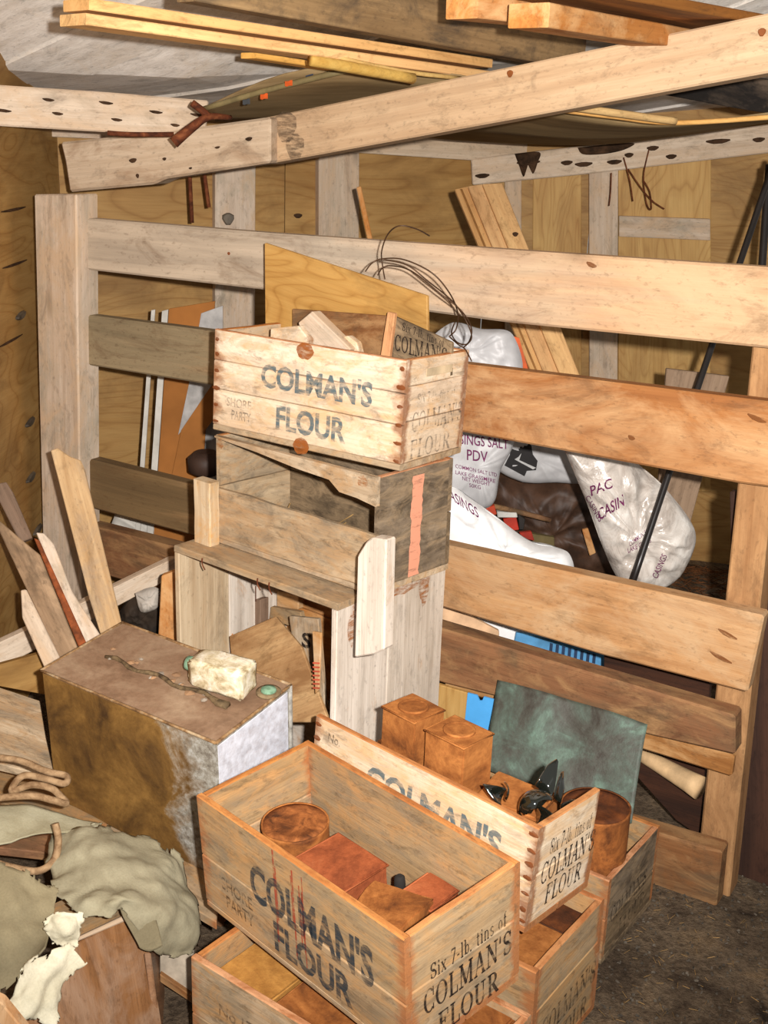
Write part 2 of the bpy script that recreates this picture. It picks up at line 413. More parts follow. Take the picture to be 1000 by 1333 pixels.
for q in [(280, 200), (415, 185)]:
    prism('stud', [(q[0], q[1]), (q[0]+53, q[1]), (q[0]+50, 900), (q[0], 900)], BW.off(-.035), .035, GREY(), wall_back, axis=(1, 2))
prism('wall_plate', [(430, 172), (720, 187), (720, 198), (640, 207), (619, 209), (467, 199), (430, 197)], BW.off(-.06), .06, PALE(), wall_back, axis=(0, 1))
prism('wall_plate', [(-30, 152), (200, 163), (160, 182), (-30, 174)], BW.off(-.05), .05, GREY(), wall_back, axis=(0, 1))
prism('stud', [(657, 236), (679, 234), (678, 800), (657, 800)], RW.off(-.03), .03, GREY(), wall_right, axis=(1, 2))
prism('stud', [(767, 222), (805, 218), (803, 740), (768, 740)], RW.off(-.045), .045, GREY(), wall_right, axis=(1, 2))
prism('plywood_panel', [(694, 230), (757, 222), (757, 640), (692, 640)], RW.off(-.012), .012, PLYL(), wall_right, axis=(1, 2))
prism('plywood_panel', [(805, 218), (926, 200), (925, 640), (805, 640)], RW.off(-.016), .016, PLYL(), wall_right, axis=(1, 2))
prism('batten', [(806, 281), (925, 285), (925, 313), (806, 308)], RW.off(-.035), .02, GREY(), wall_right, axis=(0, 1))
def knot(parent, px, py, pl, w, h, ang=0, mat=None, name='nail_hole', th=.002):
    c = pl(px, py); z = -pl.n; xx = Vector((0, 0, 1)).cross(z).normalized(); R = frame(xx*math.cos(ang)+z.cross(xx)*math.sin(ang), z.cross(xx))
    v = []; N = 10
    for k in range(N): a = 2*PI*k/N; v.append((w*math.cos(a)*(1+.2*math.sin(3*a)), h*math.sin(a), 0))
    v += [(q[0]*.8, q[1]*.8, th) for q in v[:N]]
    f = [(k, (k+1) % N, N+(k+1) % N, N+k) for k in range(N)]+[tuple(range(N, 2*N))]
    if R.col[2].dot(z) < 0: R = frame(R.col[0]*-1, R.col[1])
    return link(name, mesh(name, v, f), mat or DARK(), M4(R, c), parent)
BOLT = plain('grey_bolt_metal', (120, 108, 92), .55, .5, .4, metal=.3)
for q in [(26, 411), (38, 550), (39, 622), (48, 690)]: knot(wall_left, q[0], q[1], LW.off(-.001), .04, .010, .1, BOLT, 'bolt_head', .008)
for q in [(18, 273), (20, 344), (14, 444)]: knot(wall_left, q[0], q[1], LW.off(-.001), .11, .004, 0, DARK(), 'crack', .0015)
knot(wall_back, 297, 285, BW.off(-.036), .02, .02, 0, BOLT, 'bolt_head', .006)
knot(wall_back, 388, 281, BW.off(-.001), .015, .008, 0, DARK(), 'plywood_knot')
# earth floor
t = NT('earth_floor', .95, .1)
n1 = t.noise(t.coords((7, 7, 7), False), 1, 6, .7, .5); n2 = t.noise(t.coords((70, 70, 70), False), 1, 5, .75)
col = t.ramp(n1, [(.30, (50, 42, 36)), (.42, (92, 78, 64)), (.55, (118, 102, 84)), (.7, (138, 116, 90))])
col = t.mix(.8, col, t.ramp(n2, [(.32, (.28, .26, .25, 1)), (.55, (.85, .83, .8, 1)), (.72, (1.25, 1.2, 1.15, 1))]), 'MULTIPLY')
EARTH = t.fin(col, n2, .9, .012)
v = []; f = []; nx, ny = 90, 120
def floor_z(x, y):
    p = Vector((x, y, 0)); m = .11*math.exp(-(((x-1.15)/.5)**2+((y-4.0)/.45)**2))+.2*math.exp(-(((x-.72)/.42)**2+((y-3.6)/.38)**2))
    return m+.008*noise.noise(p*5)+.006*noise.noise(p*17)-.006
for i in range(nx+1):
    for k in range(ny+1):
        x = -1.3+3.2*i/nx; y = .9+3.7*k/ny; v.append((x, y, floor_z(x, y)))
for i in range(nx):
    for k in range(ny): a = i*(ny+1)+k; f.append((a, a+ny+1, a+ny+2, a+1))
tag(link('floor', mesh('floor', v, f, True), EARTH), kind='structure')
def scatter(name, label, cat, n, fn, mat, size):
    v = []; f = []
    for i in range(n):
        x, y, z = fn(); l, w = size(); a = random.uniform(0, PI); b = random.uniform(-.25, .25)
        u = Vector((math.cos(a), math.sin(a), b))*l; s = Vector((-math.sin(a), math.cos(a), 0))*w; h = Vector((0, 0, w*1.4)); o = Vector((x, y, z))
        q = len(v); v += [o-u-s, o+u-s, o+u+s, o-u+s, o-u*.8+h, o+u*.8+h]
        f += [(q, q+3, q+2, q+1), (q, q+1, q+5, q+4), (q+3, q+4, q+5, q+2), (q, q+4, q+3), (q+1, q+2, q+5)]
    return tag(link(name, mesh(name, v, f), mat), label, cat, kind='stuff')
STRAW = plain('dry_straw', (176, 138, 84), .8, .2, .4)
GRIT = plain('grey_grit', (104, 94, 82), .9, .2, .5, 60)
def fl_near():
    x = random.uniform(.3, 1.0); y = random.uniform(1.5, 2.5); return x, y, floor_z(x, y)+.001
scatter('floor_grit', 'small grey grit stones scattered on the bare earth floor', 'grit', 1500, fl_near, GRIT, lambda: (random.uniform(.0015, .004), random.uniform(.001, .003)))
def fl_str():
    x = random.gauss(.62, .18); y = random.gauss(2.0, .22); return x, y, floor_z(x, y)+.003
scatter('loose_straw', 'short bits of dry straw on the floor by the fence foot', 'straw', 240, fl_str, STRAW, lambda: (random.uniform(.004, .010), .0005))
def fl_heap():
    x = random.uniform(.45, 1.5); y = random.uniform(3.2, 4.05); return x, y, floor_z(x, y)+.004
scatter('straw_heap', 'brown matted straw and litter on the ground behind the fence', 'straw', 2600, fl_heap, plain('brown_litter', (112, 70, 40), .9, .1, .5), lambda: (random.uniform(.01, .05), .0012))
# ---------------------------------------------------------------- roof timbers
MB = VP((-.33, 3.2), (.715, 2.5))
b = thing('roof_beam', 'long pale squared timber crossing under the ceiling to the right', 'beam', MB(350, 213))
prism('timber', [(345, 153), (1015, 14), (1015, 92), (345, 214)], MB, .07, wood('main_beam_wood', (206, 174, 136), (186, 150, 112), blotch=(184, 154, 122), bl=(.55, .85), knots=.4, ring=.4), b, axis=(0, 1), bev=.004)
for q in [(372, 165, .035, .04), (384, 192, .03, .035)]: knot(b, q[0], q[1], MB.off(-.0005), q[2], q[3], 0, ink('black_mould', (92, 78, 64), .5, .55, 60), 'mould_stain', .0008)
for q in [(664, 96), (992, 42)]: knot(b, q[0], q[1], MB.off(-.001), .008, .008, 0, plain('knot_brown', (140, 78, 34)), 'wood_knot')
MB2 = VP((-.915, 3.4), (-.33, 3.2)); MB2 = Plane(MB2.p-MB2.n*.05, MB2.n)
b = thing('beam_splice', 'short gnarled pale timber spliced to the left end of the roof beam', 'beam', MB2(90, 248))
prism('timber', [(78, 185), (210, 172), (352, 152), (352, 212), (215, 233), (200, 240), (90, 250), (84, 210)], MB2, .08, wood('gnarled_pale_wood', (212, 190, 164), (176, 150, 122), blotch=(150, 120, 92), bl=(.58, .8), knots=1, contrast=(.25, .75)), b, axis=(1, 2), bev=.006)
for q in [(173, 209, .012, .006), (214, 207, .006, .004), (324, 181, .01, .005), (179, 229, .005, .006), (248, 219, .005, .003), (283, 192, .008, .003)]:
    knot(b, q[0], q[1], MB2.off(-.001), q[2], q[3], .2)
LP = VP((-1.02, 3.12), (-.51, 3.3))
b = thing('left_wall_plate', 'grey nailed timber under the ceiling at the upper left corner', 'beam', LP(0, 165))
prism('timber', [(-70, 106), (140, 120), (272, 131), (268, 179), (120, 171), (-70, 160)], LP, .06, PALE(), b, axis=(0, 1), bev=.004)
for q in [(63, 130), (75, 148), (4, 144), (138, 134), (203, 146), (228, 163), (152, 156), (258, 150)]: knot(b, q[0], q[1], LP.off(-.001), random.uniform(.012, .022), .004, -.1)
RP = RW.off(-.1)
b = thing('right_wall_plate', 'grey slanting timber with nail holes above the back right wall', 'beam', RP(615, 240))
prism('timber', [(613, 207), (1020, 160), (1020, 197), (760, 227), (615, 241)], RP, .09, PALE(), b, axis=(0, 1), bev=.004)
for q in [(688, 212, .04), (738, 212, .02), (760, 214, .03), (800, 211, .025), (819, 202, .015), (850, 193, .02), (874, 204, .018), (935, 184, .04), (988, 182, .02), (628, 229, .025)]:
    knot(b, q[0], q[1], RP.off(-.001), q[2], .008, .1)
# hanging string and a clump of rotten fibre
for i, pts in enumerate([[(812, 205), (820, 235), (824, 262)], [(845, 195), (838, 230), (842, 265), (848, 272), (846, 250), (838, 235)], [(818, 220), (835, 245), (850, 262), (865, 272)], [(796, 225), (795, 250), (793, 268)]]):
    tag(tube('hanging_string', [atY(*q, 4.1) for q in pts], .0022, IRON(), n=6, seg=5), ['short dark string hanging straight from the right wall plate', 'looped dark string hanging from the right wall plate', 'dark string trailing diagonally below the right wall plate', 'faint string hanging along the pale stud on the right'][i], 'string', 'strings hanging from the right wall plate')
o = pillow('rotten_fibre_clump', [(670, 200), (702, 198), (700, 212), (694, 226), (688, 214), (682, 230), (676, 216)], RP.off(-.01), .012, DARK(), wr=.01, wscale=40)
tag(o, 'dark ragged clump of fibre hanging on the right wall plate', 'fibre')
o = pillow('cobweb_dirt', [(752, 192), (822, 186), (815, 194), (790, 200), (760, 201)], RP.off(-.01), .01, DARK(), wr=.008, wscale=40)
tag(o, 'long dark smear of matted dirt atop the right wall plate', 'dirt')
# hardboard sheet sagging between beam and wall plate
t = NT('hardboard', .8, .2); n1 = t.noise(t.coords((3, 14, 3)), 1, 4, .6)
HB = t.fin(t.ramp(n1, [(.35, (120, 98, 66)), (.65, (154, 130, 92))]))
def hardboard():
    # near edge lies on the roof beam, far edge on the wall plates, sagging in the middle
    a = [atY(280, 158, 3.45), atY(430, 168, 3.55), atY(600, 183, 3.75), atY(760, 189, 3.7), atY(880, 178, 3.6), atY(1010, 158, 3.45)]
    b = [atY(265, 142, 3.2), atY(400, 92, 2.98), atY(600, 100, 3.0), atY(720, 143, 3.1), atY(850, 163, 3.15), atY(1010, 148, 3.05)]
    a = cr_spline(a, 6); b = cr_spline(b, 6); v = []; f = []; n = len(a); O = a[0].copy()
    for k in range(n):
        for t_ in range(5):
            q = a[k].lerp(b[k], t_/4); v.append(q-O)
    for k in range(n-1):
        for t_ in range(4): i = k*5+t_; f.append((i, i+1, i+6, i+5))
    me = mesh('hardboard_sheet', v, f, True); bm = bmesh.new(); bm.from_mesh(me); bmesh.ops.recalc_face_normals(bm, faces=bm.faces)
    bmesh.ops.solidify(bm, geom=bm.faces[:], thickness=.005); bm.to_mesh(me); bm.free()
    o = thing('hardboard_sheet', 'olive brown sheet sagging above the roof beam', 'sheet', O); link('sheet', me, HB, Matrix.Translation(O), o)
    return o
hb = hardboard()
edge = [atY(265, 142, 3.16), atY(345, 118, 3.07), atY(452, 91, 2.95)]
tube('edge_strip', edge, .007, plain('olive_edge', (140, 124, 84)), hb, n=3)
for q, cc in [((345, 127), (226, 98, 40)), ((377, 110), (226, 98, 40)), ((322, 134), (70, 74, 78)), ((404, 101), (60, 70, 90))]:
    o = link('paint_mark', board_mesh(.022, .012, .003), plain('mark_%d_%d' % cc[:2], cc), M4(frame((.6, -.45, .1), (.1, .1, 1)), atY(q[0]-5, q[1]+3, 3.02)), hb)
tube('rolled_edge', [atY(728, 143, 2.98), atY(800, 152, 3.0), atY(880, 160, 3.02), atY(1010, 152, 2.95)], .006, YELL(), hb, n=4)
tag(tube('split_cane', [atY(735, 138, 2.92), atY(800, 147, 2.95), atY(880, 158, 3.0)], .009, wood('cane', (204, 166, 96), (170, 128, 64))), 'split cane lying on the hardboard sheet behind the roof beam', 'cane')
# stacked planks stored above the beam
PLA, PLB = atY(112, 32, 2.3), atY(640, 104, 3.1)
def lay_plank(name, label, cat, a, b, w, th, mat, group=None, tiltz=0):
    a, b = Vector(a), Vector(b); u = (b-a).normalized(); side = Vector((0, 0, 1)).cross(u).normalized()
    side = (side+Vector((0, 0, tiltz))).normalized()
    R = frame(u, side); return tag(board(name, M4(R, a), (b-a).length, w, th, mat, n=3), label, cat, group)
lay_plank('pine_plank', 'new yellow pine plank stored under the ceiling, lower of the pair', 'plank', PLA, PLB, .09, .02, YELL(), 'new yellow planks under the ceiling')
lay_plank('pine_plank', 'new yellow pine plank stored under the ceiling, upper of the pair', 'plank', PLA+Vector((.004, .01, .026)), PLB+Vector((0, 0, .028)), .09, .02, YELL(), 'new yellow planks under the ceiling')
lay_plank('pine_lath', 'short yellow lath end poking out under the stored planks', 'lath', atY(334, 76, 2.75), atY(440, 92, 2.95), .05, .012, YELL())
tag(tube('bamboo_cane', [atY(404, 78, 2.7), atY(470, 90, 2.78), atY(538, 102, 2.88)], .0125, wood('bamboo', (214, 178, 104), (188, 146, 76)), n=3), 'thick bamboo cane resting on the hardboard sheet', 'cane')
tag(tube('bamboo_cane', [atY(418, 70, 2.72), atY(520, 92, 2.85), atY(600, 102, 3.0)], .005, MATS['bamboo'], n=3), 'thin bamboo cane lying behind the thick one', 'cane')
lay_plank('old_joist', 'dirty grey brown joist crossing the ceiling at the top', 'joist', atY(255, 2, 2.2), atY(760, 92, 3.15), .05, .13, wood('dirty_joist_wood', (160, 132, 98), (112, 88, 62), blotch=(70, 58, 46), bl=(.5, .72)))
lay_plank('timber_offcut', 'orange brown square timber offcut on the joist at top', 'offcut', atY(622, 24, 2.25), atY(725, 34, 2.45), .07, .055, ORNG())
lay_plank('timber_offcut', 'grey ended orange timber offcut above the roof beam', 'offcut', atY(714, 36, 2.2), atY(910, 66, 2.75), .08, .04, ORNG())
lay_plank('red_brown_plank', 'red brown plank under the ceiling at the upper right corner', 'plank', atY(770, -8, 2.2), atY(1040, 40, 2.75), .22, .02, wood('red_brown_wood', (170, 116, 66), (122, 78, 42)))
lay_plank('charred_beam', 'blackened beam end behind the roof beam at upper right', 'beam', atY(1030, 150, 3.1), atY(850, 118, 3.5), .08, .075, wood('charred_wood', (96, 80, 64), (40, 34, 30), blotch=(24, 22, 22), bl=(.42, .6)))
# rusted iron
b = thing('rusty_iron_hook', 'forked rusty iron spike lying across the beam joint at upper left', 'iron', atY(270, 150, 3.08))
tube('spike', [atY(226, 186, 3.02), atY(250, 166, 3.03), atY(272, 152, 3.05), atY(300, 153, 3.12)], .012, IRON(), b, n=4, rfun=lambda t: .014-.008*t)
tube('prong', [atY(250, 134, 3.05), atY(262, 143, 3.05), atY(272, 152, 3.05)], .009, IRON(), b, n=4)
tag(tube('rusty_rod', [atY(140, 173, 3.05), atY(170, 175, 3.06), atY(226, 175, 3.1)], .006, IRON(), n=4), 'thin rusty rod lodged under the left wall plate', 'rod')
for q, l in [((247, 228, 250, 290), 'longer of two rusty rods hanging before the back wall'), ((266, 226, 272, 270), 'shorter of two rusty rods hanging before the back wall')]:
    tag(tube('hanging_rod', [atY(q[0], q[1], 3.6), atY((q[0]+q[2])/2, (q[1]+q[3])/2, 3.6), atY(q[2], q[3], 3.6)], .006, IRON(), n=3), l, 'rod', 'rods hanging on the back wall')
# ---------------------------------------------------------------- slatted fence
fence = thing('slatted_fence', 'stall fence of broad horizontal planks between two posts', 'fence', FP()(940, 1180))
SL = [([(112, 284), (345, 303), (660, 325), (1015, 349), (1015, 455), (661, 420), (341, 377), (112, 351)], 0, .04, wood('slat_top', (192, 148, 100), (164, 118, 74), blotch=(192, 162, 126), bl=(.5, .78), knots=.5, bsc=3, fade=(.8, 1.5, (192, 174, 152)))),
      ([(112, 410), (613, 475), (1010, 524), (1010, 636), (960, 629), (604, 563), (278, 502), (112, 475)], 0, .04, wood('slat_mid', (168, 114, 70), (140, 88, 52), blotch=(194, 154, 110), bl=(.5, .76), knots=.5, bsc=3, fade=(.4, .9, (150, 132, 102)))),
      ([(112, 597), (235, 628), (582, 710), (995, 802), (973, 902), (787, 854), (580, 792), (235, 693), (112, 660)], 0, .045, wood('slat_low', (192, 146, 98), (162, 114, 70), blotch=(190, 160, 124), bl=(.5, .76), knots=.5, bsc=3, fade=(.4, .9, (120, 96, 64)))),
      ([(112, 683), (226, 712), (580, 820), (957, 932), (957, 983), (844, 957), (578, 890), (226, 775), (112, 742)], -.01, .055, BROWN()),
      ([(578, 878), (956, 984), (952, 1012), (836, 976), (648, 915), (578, 896)], .02, .024, wood('thin_slat_wood', (176, 126, 78), (144, 96, 54), blotch=(190, 148, 100))),
      ([(690, 1036), (940, 1109), (932, 1184), (690, 1108)], -.01, .055, BROWN())]
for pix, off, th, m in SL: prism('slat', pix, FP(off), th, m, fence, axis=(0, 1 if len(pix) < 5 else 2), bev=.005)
prism('post', [(44, 253), (99, 253), (107, 900), (60, 888)], FP(-.04), .08, GREY(), fence, axis=(1, 2), bev=.004)
prism('post', [(990, 350), (1036, 350), (948, 1182), (902, 1178)], FP(.047), .07, wood('post_wood', (186, 142, 96), (150, 106, 66), blotch=(130, 92, 58), bl=(.5, .74), knots=.4), fence, axis=(1, 2), bev=.004)
for q in [(298, 330, 0)]: knot(fence, q[0], q[1], FP(-.0005), .004, .004, 0, IRON(), 'nail_head')
for q in [(822, 570, .008), (947, 826, .022), (938, 856, .026), (770, 345, .012), (985, 545, .02)]: knot(fence, q[0], q[1], FP(-.0005), q[2], .005, -.3, ink('slat_knot', (120, 72, 38), .42, .75, 60), 'wood_knot', .001)
# ---------------------------------------------------------------- lettering
def text_polys(body, bold=0.0):
    cu = bpy.data.curves.new('lettering', 'FONT'); cu.body = body; cu.size = 1; cu.offset = bold; cu.resolution_u = 3; cu.fill_mode = 'FRONT'
    ob = bpy.data.objects.new('lettering', cu); COL.objects.link(ob)
    dg = bpy.context.evaluated_depsgraph_get(); me = bpy.data.meshes.new_from_object(ob.evaluated_get(dg))
    v = [Vector((q.co.x, q.co.y)) for q in me.vertices]; f = [tuple(p.vertices) for p in me.polygons]
    bpy.data.objects.remove(ob); bpy.data.meshes.remove(me); return v, f
TH, TN = .17, .075
def _bar(a, b, w):
    a, b = Vector(a), Vector(b); n = (b-a).orthogonal().normalized()*w/2 if (b-a).length else Vector((0, 0)); return [a-n, b-n, b+n, a+n]
def _arc(cx, cy, rx, ry, a0, a1, tk=TH, tn=TN, n=16):
    out = []
    for i in range(n):
        q = []
        for k in (i, i+1):
            a = math.radians(a0+(a1-a0)*k/n); w = tn+(tk-tn)*abs(math.cos(a))
            q.append((Vector((cx+(rx+w/2)*math.cos(a), cy+(ry+tn/2)*math.sin(a))), Vector((cx+(rx-w/2)*math.cos(a), cy+(ry-tn/2)*math.sin(a)))))
        out.append([q[0][0], q[1][0], q[1][1], q[0][1]])
    return out
def _ser(x, y, h=.16): return _bar((x-h, y), (x+h, y), TN)
def _stem(x, y0=.04, y1=.96, w=TH): return [_bar((x, y0), (x, y1), w), _ser(x, y0), _ser(x, y1)]
GL = {
 'C': (.8, lambda: _arc(.4, .5, .32, .46, 45, 315)+[_bar((.68, .62), (.68, .98), TN), _bar((.68, .05), (.68, .3), TN)]),
 'O': (.86, lambda: _arc(.42, .5, .34, .46, 0, 360, n=24)),
 'L': (.72, lambda: _stem(.22)+[_bar((.2, .04), (.66, .04), TN), _bar((.66, .02), (.66, .32), TN)]),
 'M': (1.08, lambda: _stem(.17, w=TN)+_stem(.9)+[_bar((.17, .98), (.53, .1), TH), _bar((.53, .1), (.9, .98), TN)]),
 'A': (.9, lambda: [_bar((.14, .04), (.43, .98), TN), _bar((.43, .98), (.74, .04), TH), _bar((.25, .36), (.62, .36), TN), _ser(.14, .04, .13), _ser(.74, .04)]),
 'N': (.92, lambda: [_bar((.16, .04), (.16, .96), TN), _bar((.16, .96), (.76, .06), TH), _bar((.76, .04), (.76, .96), TN), _ser(.16, .04), _ser(.14, .96), _ser(.76, .96)]),
 "'": (.28, lambda: [_bar((.12, 1), (.1, .7), .11)]),
 'S': (.72, lambda: _arc(.35, .73, .24, .23, 20, 250)+_arc(.35, .27, .26, .23, -160, 90)+[_bar((.13, .36), (.13, .03), TN), _bar((.58, .7), (.58, .97), TN), _bar((.24, .55), (.47, .47), TH)]),
 'F': (.74, lambda: _stem(.22)+[_bar((.2, .96), (.68, .96), TN), _bar((.68, .98), (.68, .7), TN), _bar((.2, .52), (.5, .52), TN), _bar((.5, .4), (.5, .64), TN)]),
 'U': (.86, lambda: [_bar((.2, .3), (.2, .96), TH), _bar((.66, .3), (.66, .96), TN), _ser(.2, .96), _ser(.66, .96)]+_arc(.43, .32, .23, .28, 180, 360)),
 'R': (.86, lambda: _stem(.22)+_arc(.4, .73, .24, .23, -90, 90)+[_bar((.22, .96), (.42, .96), TN), _bar((.22, .5), (.42, .5), TN), _bar((.42, .5), (.74, .04), TH), _ser(.76, .04, .1)]),
 'i': (.36, lambda: [_bar((.17, .04), (.17, .62), .13), _ser(.17, .04, .13), _bar((.05, .62), (.17, .62), TN), _bar((.17, .78), (.17, .92), .13)]),
 'x': (.6, lambda: [_bar((.08, .64), (.48, .04), .13), _bar((.46, .64), (.08, .04), .07), _ser(.1, .04, .1), _ser(.46, .04, .1), _ser(.1, .64, .1), _ser(.46, .64, .1)]),
 '7': (.58, lambda: [_bar((.06, .96), (.5, .96), .13), _bar((.5, .96), (.2, .02), .12), _bar((.07, .96), (.07, .76), .06)]),
 '-': (.4, lambda: [_bar((.06, .38), (.32, .38), .09)]),
 'l': (.34, lambda: [_bar((.17, .04), (.17, .98), .13), _ser(.17, .04, .13), _bar((.05, .96), (.17, .96), TN)]),
 'b': (.6, lambda: [_bar((.15, .04), (.15, .98), .12), _bar((.03, .96), (.15, .96), TN)]+_arc(.33, .33, .17, .28, 0, 360, .12, .06)),
 '.': (.26, lambda: [_bar((.1, .0), (.1, .13), .13)]),
 't': (.42, lambda: [_bar((.18, .1), (.18, .86), .12), _bar((.04, .62), (.36, .62), TN)]+_arc(.27, .14, .1, .1, 180, 330, .09, .06, 6)),
 'n': (.66, lambda: [_bar((.14, .04), (.14, .64), .12), _ser(.14, .04, .12), _bar((.48, .04), (.48, .44), .12), _ser(.48, .04, .12)]+_arc(.31, .42, .17, .2, 0, 180, .11, .06, 8)),
 's': (.5, lambda: _arc(.24, .47, .14, .15, 20, 250, .1, .06, 8)+_arc(.24, .18, .15, .15, -160, 90, .1, .06, 8)),
 'o': (.58, lambda: _arc(.27, .33, .18, .29, 0, 360, .12, .06)),
 'f': (.42, lambda: [_bar((.16, .04), (.16, .8), .12), _ser(.16, .04, .12), _bar((.04, .62), (.34, .62), TN)]+_arc(.28, .8, .12, .14, 60, 180, .09, .06, 6)),
 ' ': (.36, lambda: []),
}
def serif_polys(s):
    v = []; f = []; x = 0
    for ch in s:
        wd, fn = GL[ch]
        for q in fn():
            b = len(v); v += [Vector((p[0]+x, p[1])) for p in q]; f.append(tuple(range(b, b+len(q))))
        x += wd+.06
    return v, f
def fit_text(vf, x0, x1, y0, y1):
    v, f = vf; ax = min(q.x for q in v); bx = max(q.x for q in v); ay = min(q.y for q in v); by = max(q.y for q in v)
    return [Vector((x0+(q.x-ax)/(bx-ax)*(x1-x0), y0+(q.y-ay)/(by-ay)*(y1-y0), 0)) for q in v], f
INK = {'blue': lambda: ink('faded_blue_ink', (88, 106, 112), .47, .8), 'black': lambda: ink('black_ink', (42, 34, 30), .42, .88), 'ghost': lambda: ink('ghost_ink', (96, 92, 86), .5, .5),
       'dark': lambda: ink('stencil_ink', (52, 60, 66), .46, .85), 'ghostd': lambda: ink('ghost_dark_ink', (50, 44, 38), .5, .65)}
# ---------------------------------------------------------------- crates
MX = lambda: Matrix.Identity(3)
FR_SIDE = frame((1, 0, 0), (0, 0, 1)); FR_END = frame((0, 1, 0), (0, 0, 1)); FR_BASE = frame((1, 0, 0), (0, 1, 0))
RIM = lambda: wood('worn_rim_wood', (206, 146, 90), (166, 104, 58), blotch=(150, 88, 46), bl=(.5, .72), bsc=12)
class Crate:
    def __init__(s, name, label, box, dims, sc=1.0, group=None):
        o = EYEV+(Vector(box[:3])-EYEV)*sc
        s.R = R3(*box[3:6]); s.L, s.W, s.H = [q*sc for q in dims]; s.t = .013
        s.e = thing(name, label, 'crate', o, s.R, group); s.M = WM(s.e); s.bs = []
    def board(s, name, R, loc, lx, ly, mat, lz=None, **k):
        o = board(name, s.M @ M4(R, Vector(loc)), lx, ly, lz or s.t, mat, s.e, **k)
        if name in ('side_board', 'end_board'):
            face = 'front' if name == 'side_board' and loc[1] < s.W*.5 else 'end' if name == 'end_board' and loc[0] > s.L*.5 else ''
            s.bs.append((face, loc[2], loc[2]+ly, o))
            if loc[2]+ly > s.H-.005:                         # bare worn rim of the crate
                o.data.materials.append(RIM())
                for p in o.data.polygons:
                    if p.normal.y > .7: p.material_index = 1
        return o
    def host(s, face, z):
        c = [q for q in s.bs if q[0] == face]
        return min(c, key=lambda q: 0 if q[1] <= z <= q[2] else min(abs(z-q[1]), abs(z-q[2])))[3] if c else s.e
    def rows(s, rows):
        z = 0; out = []
        for r in rows: out.append((z, r)); z += r
        return out
    def side(s, y, rows, mat, name='side_board', z0=None):
        z0 = s.t if z0 is None else z0; hh = s.H-z0
        for a, r in s.rows(rows): s.board(name, FR_SIDE, (0, y+s.t, z0+a*hh+.0007), s.L, r*hh-.0014, mat, j=.0007)
    def end(s, x, rows, mat, name='end_board'):
        hh = s.H-s.t
        for a, r in s.rows(rows): s.board(name, FR_END, (x, s.t, s.t+a*hh+.0007), s.W-2*s.t, r*hh-.0014, mat, j=.0007)
    def base(s, n, mat):
        w = s.W/n
        for i in range(n): s.board('base_board', FR_BASE, (0, i*w+.001, 0), s.L, w-.002, mat, j=.0003)
    def std(s, sm, em, bm, front=(.5, .5), back=(.5, .5), ends=(.55, .45)):
        s.side(0, front, sm); s.side(s.W-s.t, back, sm); s.end(s.L-s.t, ends, em); s.end(0, ends, em); s.base(2, bm)
    def text(s, vf, face, x0, x1, z0, z1, mat, name='lettering', dz=0):
        if face == 'front': v, f = fit_text(vf, x0*s.L, x1*s.L, z0*s.H, z1*s.H); M = s.M @ M4(FR_SIDE, Vector((0, -.0014, 0)))
        else: v, f = fit_text(vf, x0*s.W, x1*s.W, z0*s.H, z1*s.H); M = s.M @ M4(FR_END, Vector((s.L+.0014, 0, 0)))
        if dz: v = [Vector((q.x, q.y+dz*(q.x), 0)) for q in v]
        return link(name, mesh(name, v, f), mat, M, s.host(face, (z0+z1)/2*s.H))
    def nails(s, rows=5, corners=('fr', 'fl')):
        for cn in corners:
            for i in range(rows):
                z = s.H*(.1+.82*i/(rows-1))+random.uniform(-.004, .004); x = (s.L-.008) if cn == 'fr' else .008
                c = s.M @ Vector((x, -.001, z)); nn = (s.M.to_3x3() @ Vector((0, 1, 0))).normalized()
                for (w, h, m, nm) in ((.010*random.uniform(.6, 1.1), .005*random.uniform(.7, 1.2), ink('nail_rust', (122, 68, 36), .40, .9, 60), 'rust_stain'), ):
                    pl = Plane(c, nn); v = []; N = 14
                    xx = s.M.to_3x3() @ Vector((1, 0, 0)); zz = s.M.to_3x3() @ Vector((0, 0, 1))
                    for k in range(N):
                        a = 2*PI*k/N; rr = random.uniform(.8, 1.1); v.append((w*rr*math.cos(a), h*rr*math.sin(a), 0))
                    v.append((0, 0, .0012)); f = [(k, (k+1) % N, N) for k in range(N)]
                    link(nm, mesh(nm, v, f), m, M4(frame(xx, zz), c), s.host('front', z))
    def pt(s, x, y, z): return s.M @ Vector((x, y, z))
FIT = {'C1': ((-.4041, 2.6714, .9237, -.5875, -.043, .007), (.52, .2549, .2344)), 'C2': ((-.4081, 2.6809, .6450, -.7204, -.012, -.018), (.52, .2549, .262)),
       'C3': ((-.4962, 2.6453, -.0745, -.6833, .0, .0), (.5213, .3848, .7185)), 'C4': ((-.2956, 1.8162, .2537, -.8066, .0754, -.0112), (.52, .2549, .2344)),
       'C5': ((-.1298, 2.0532, .312, -.71, -.0517, .0367), (.52, .2084, .2077)), 'C6': ((.0446, 2.3109, -.004, -.6089, .0, .0), (.52, .2549, .200)),
       'C7': ((-.3028, 1.6823, .004, -.6499, -.0, -.0), (.52, .2549, .246)), 'C8': ((-.1347, 1.9744, .004, -.6289, .02, .0), (.52, .2549, .25))}
BL = text_polys("COLMAN'S", .034); BF = text_polys('FLOUR', .034); BSP = text_polys('SHORE', .01); BSP2 = text_polys('PARTY', .01); BNO = text_polys('No.1709', .01)
SX, SC_, SF = serif_polys('Six 7-lb. tins of'), serif_polys("COLMAN'S"), serif_polys('FLOUR')
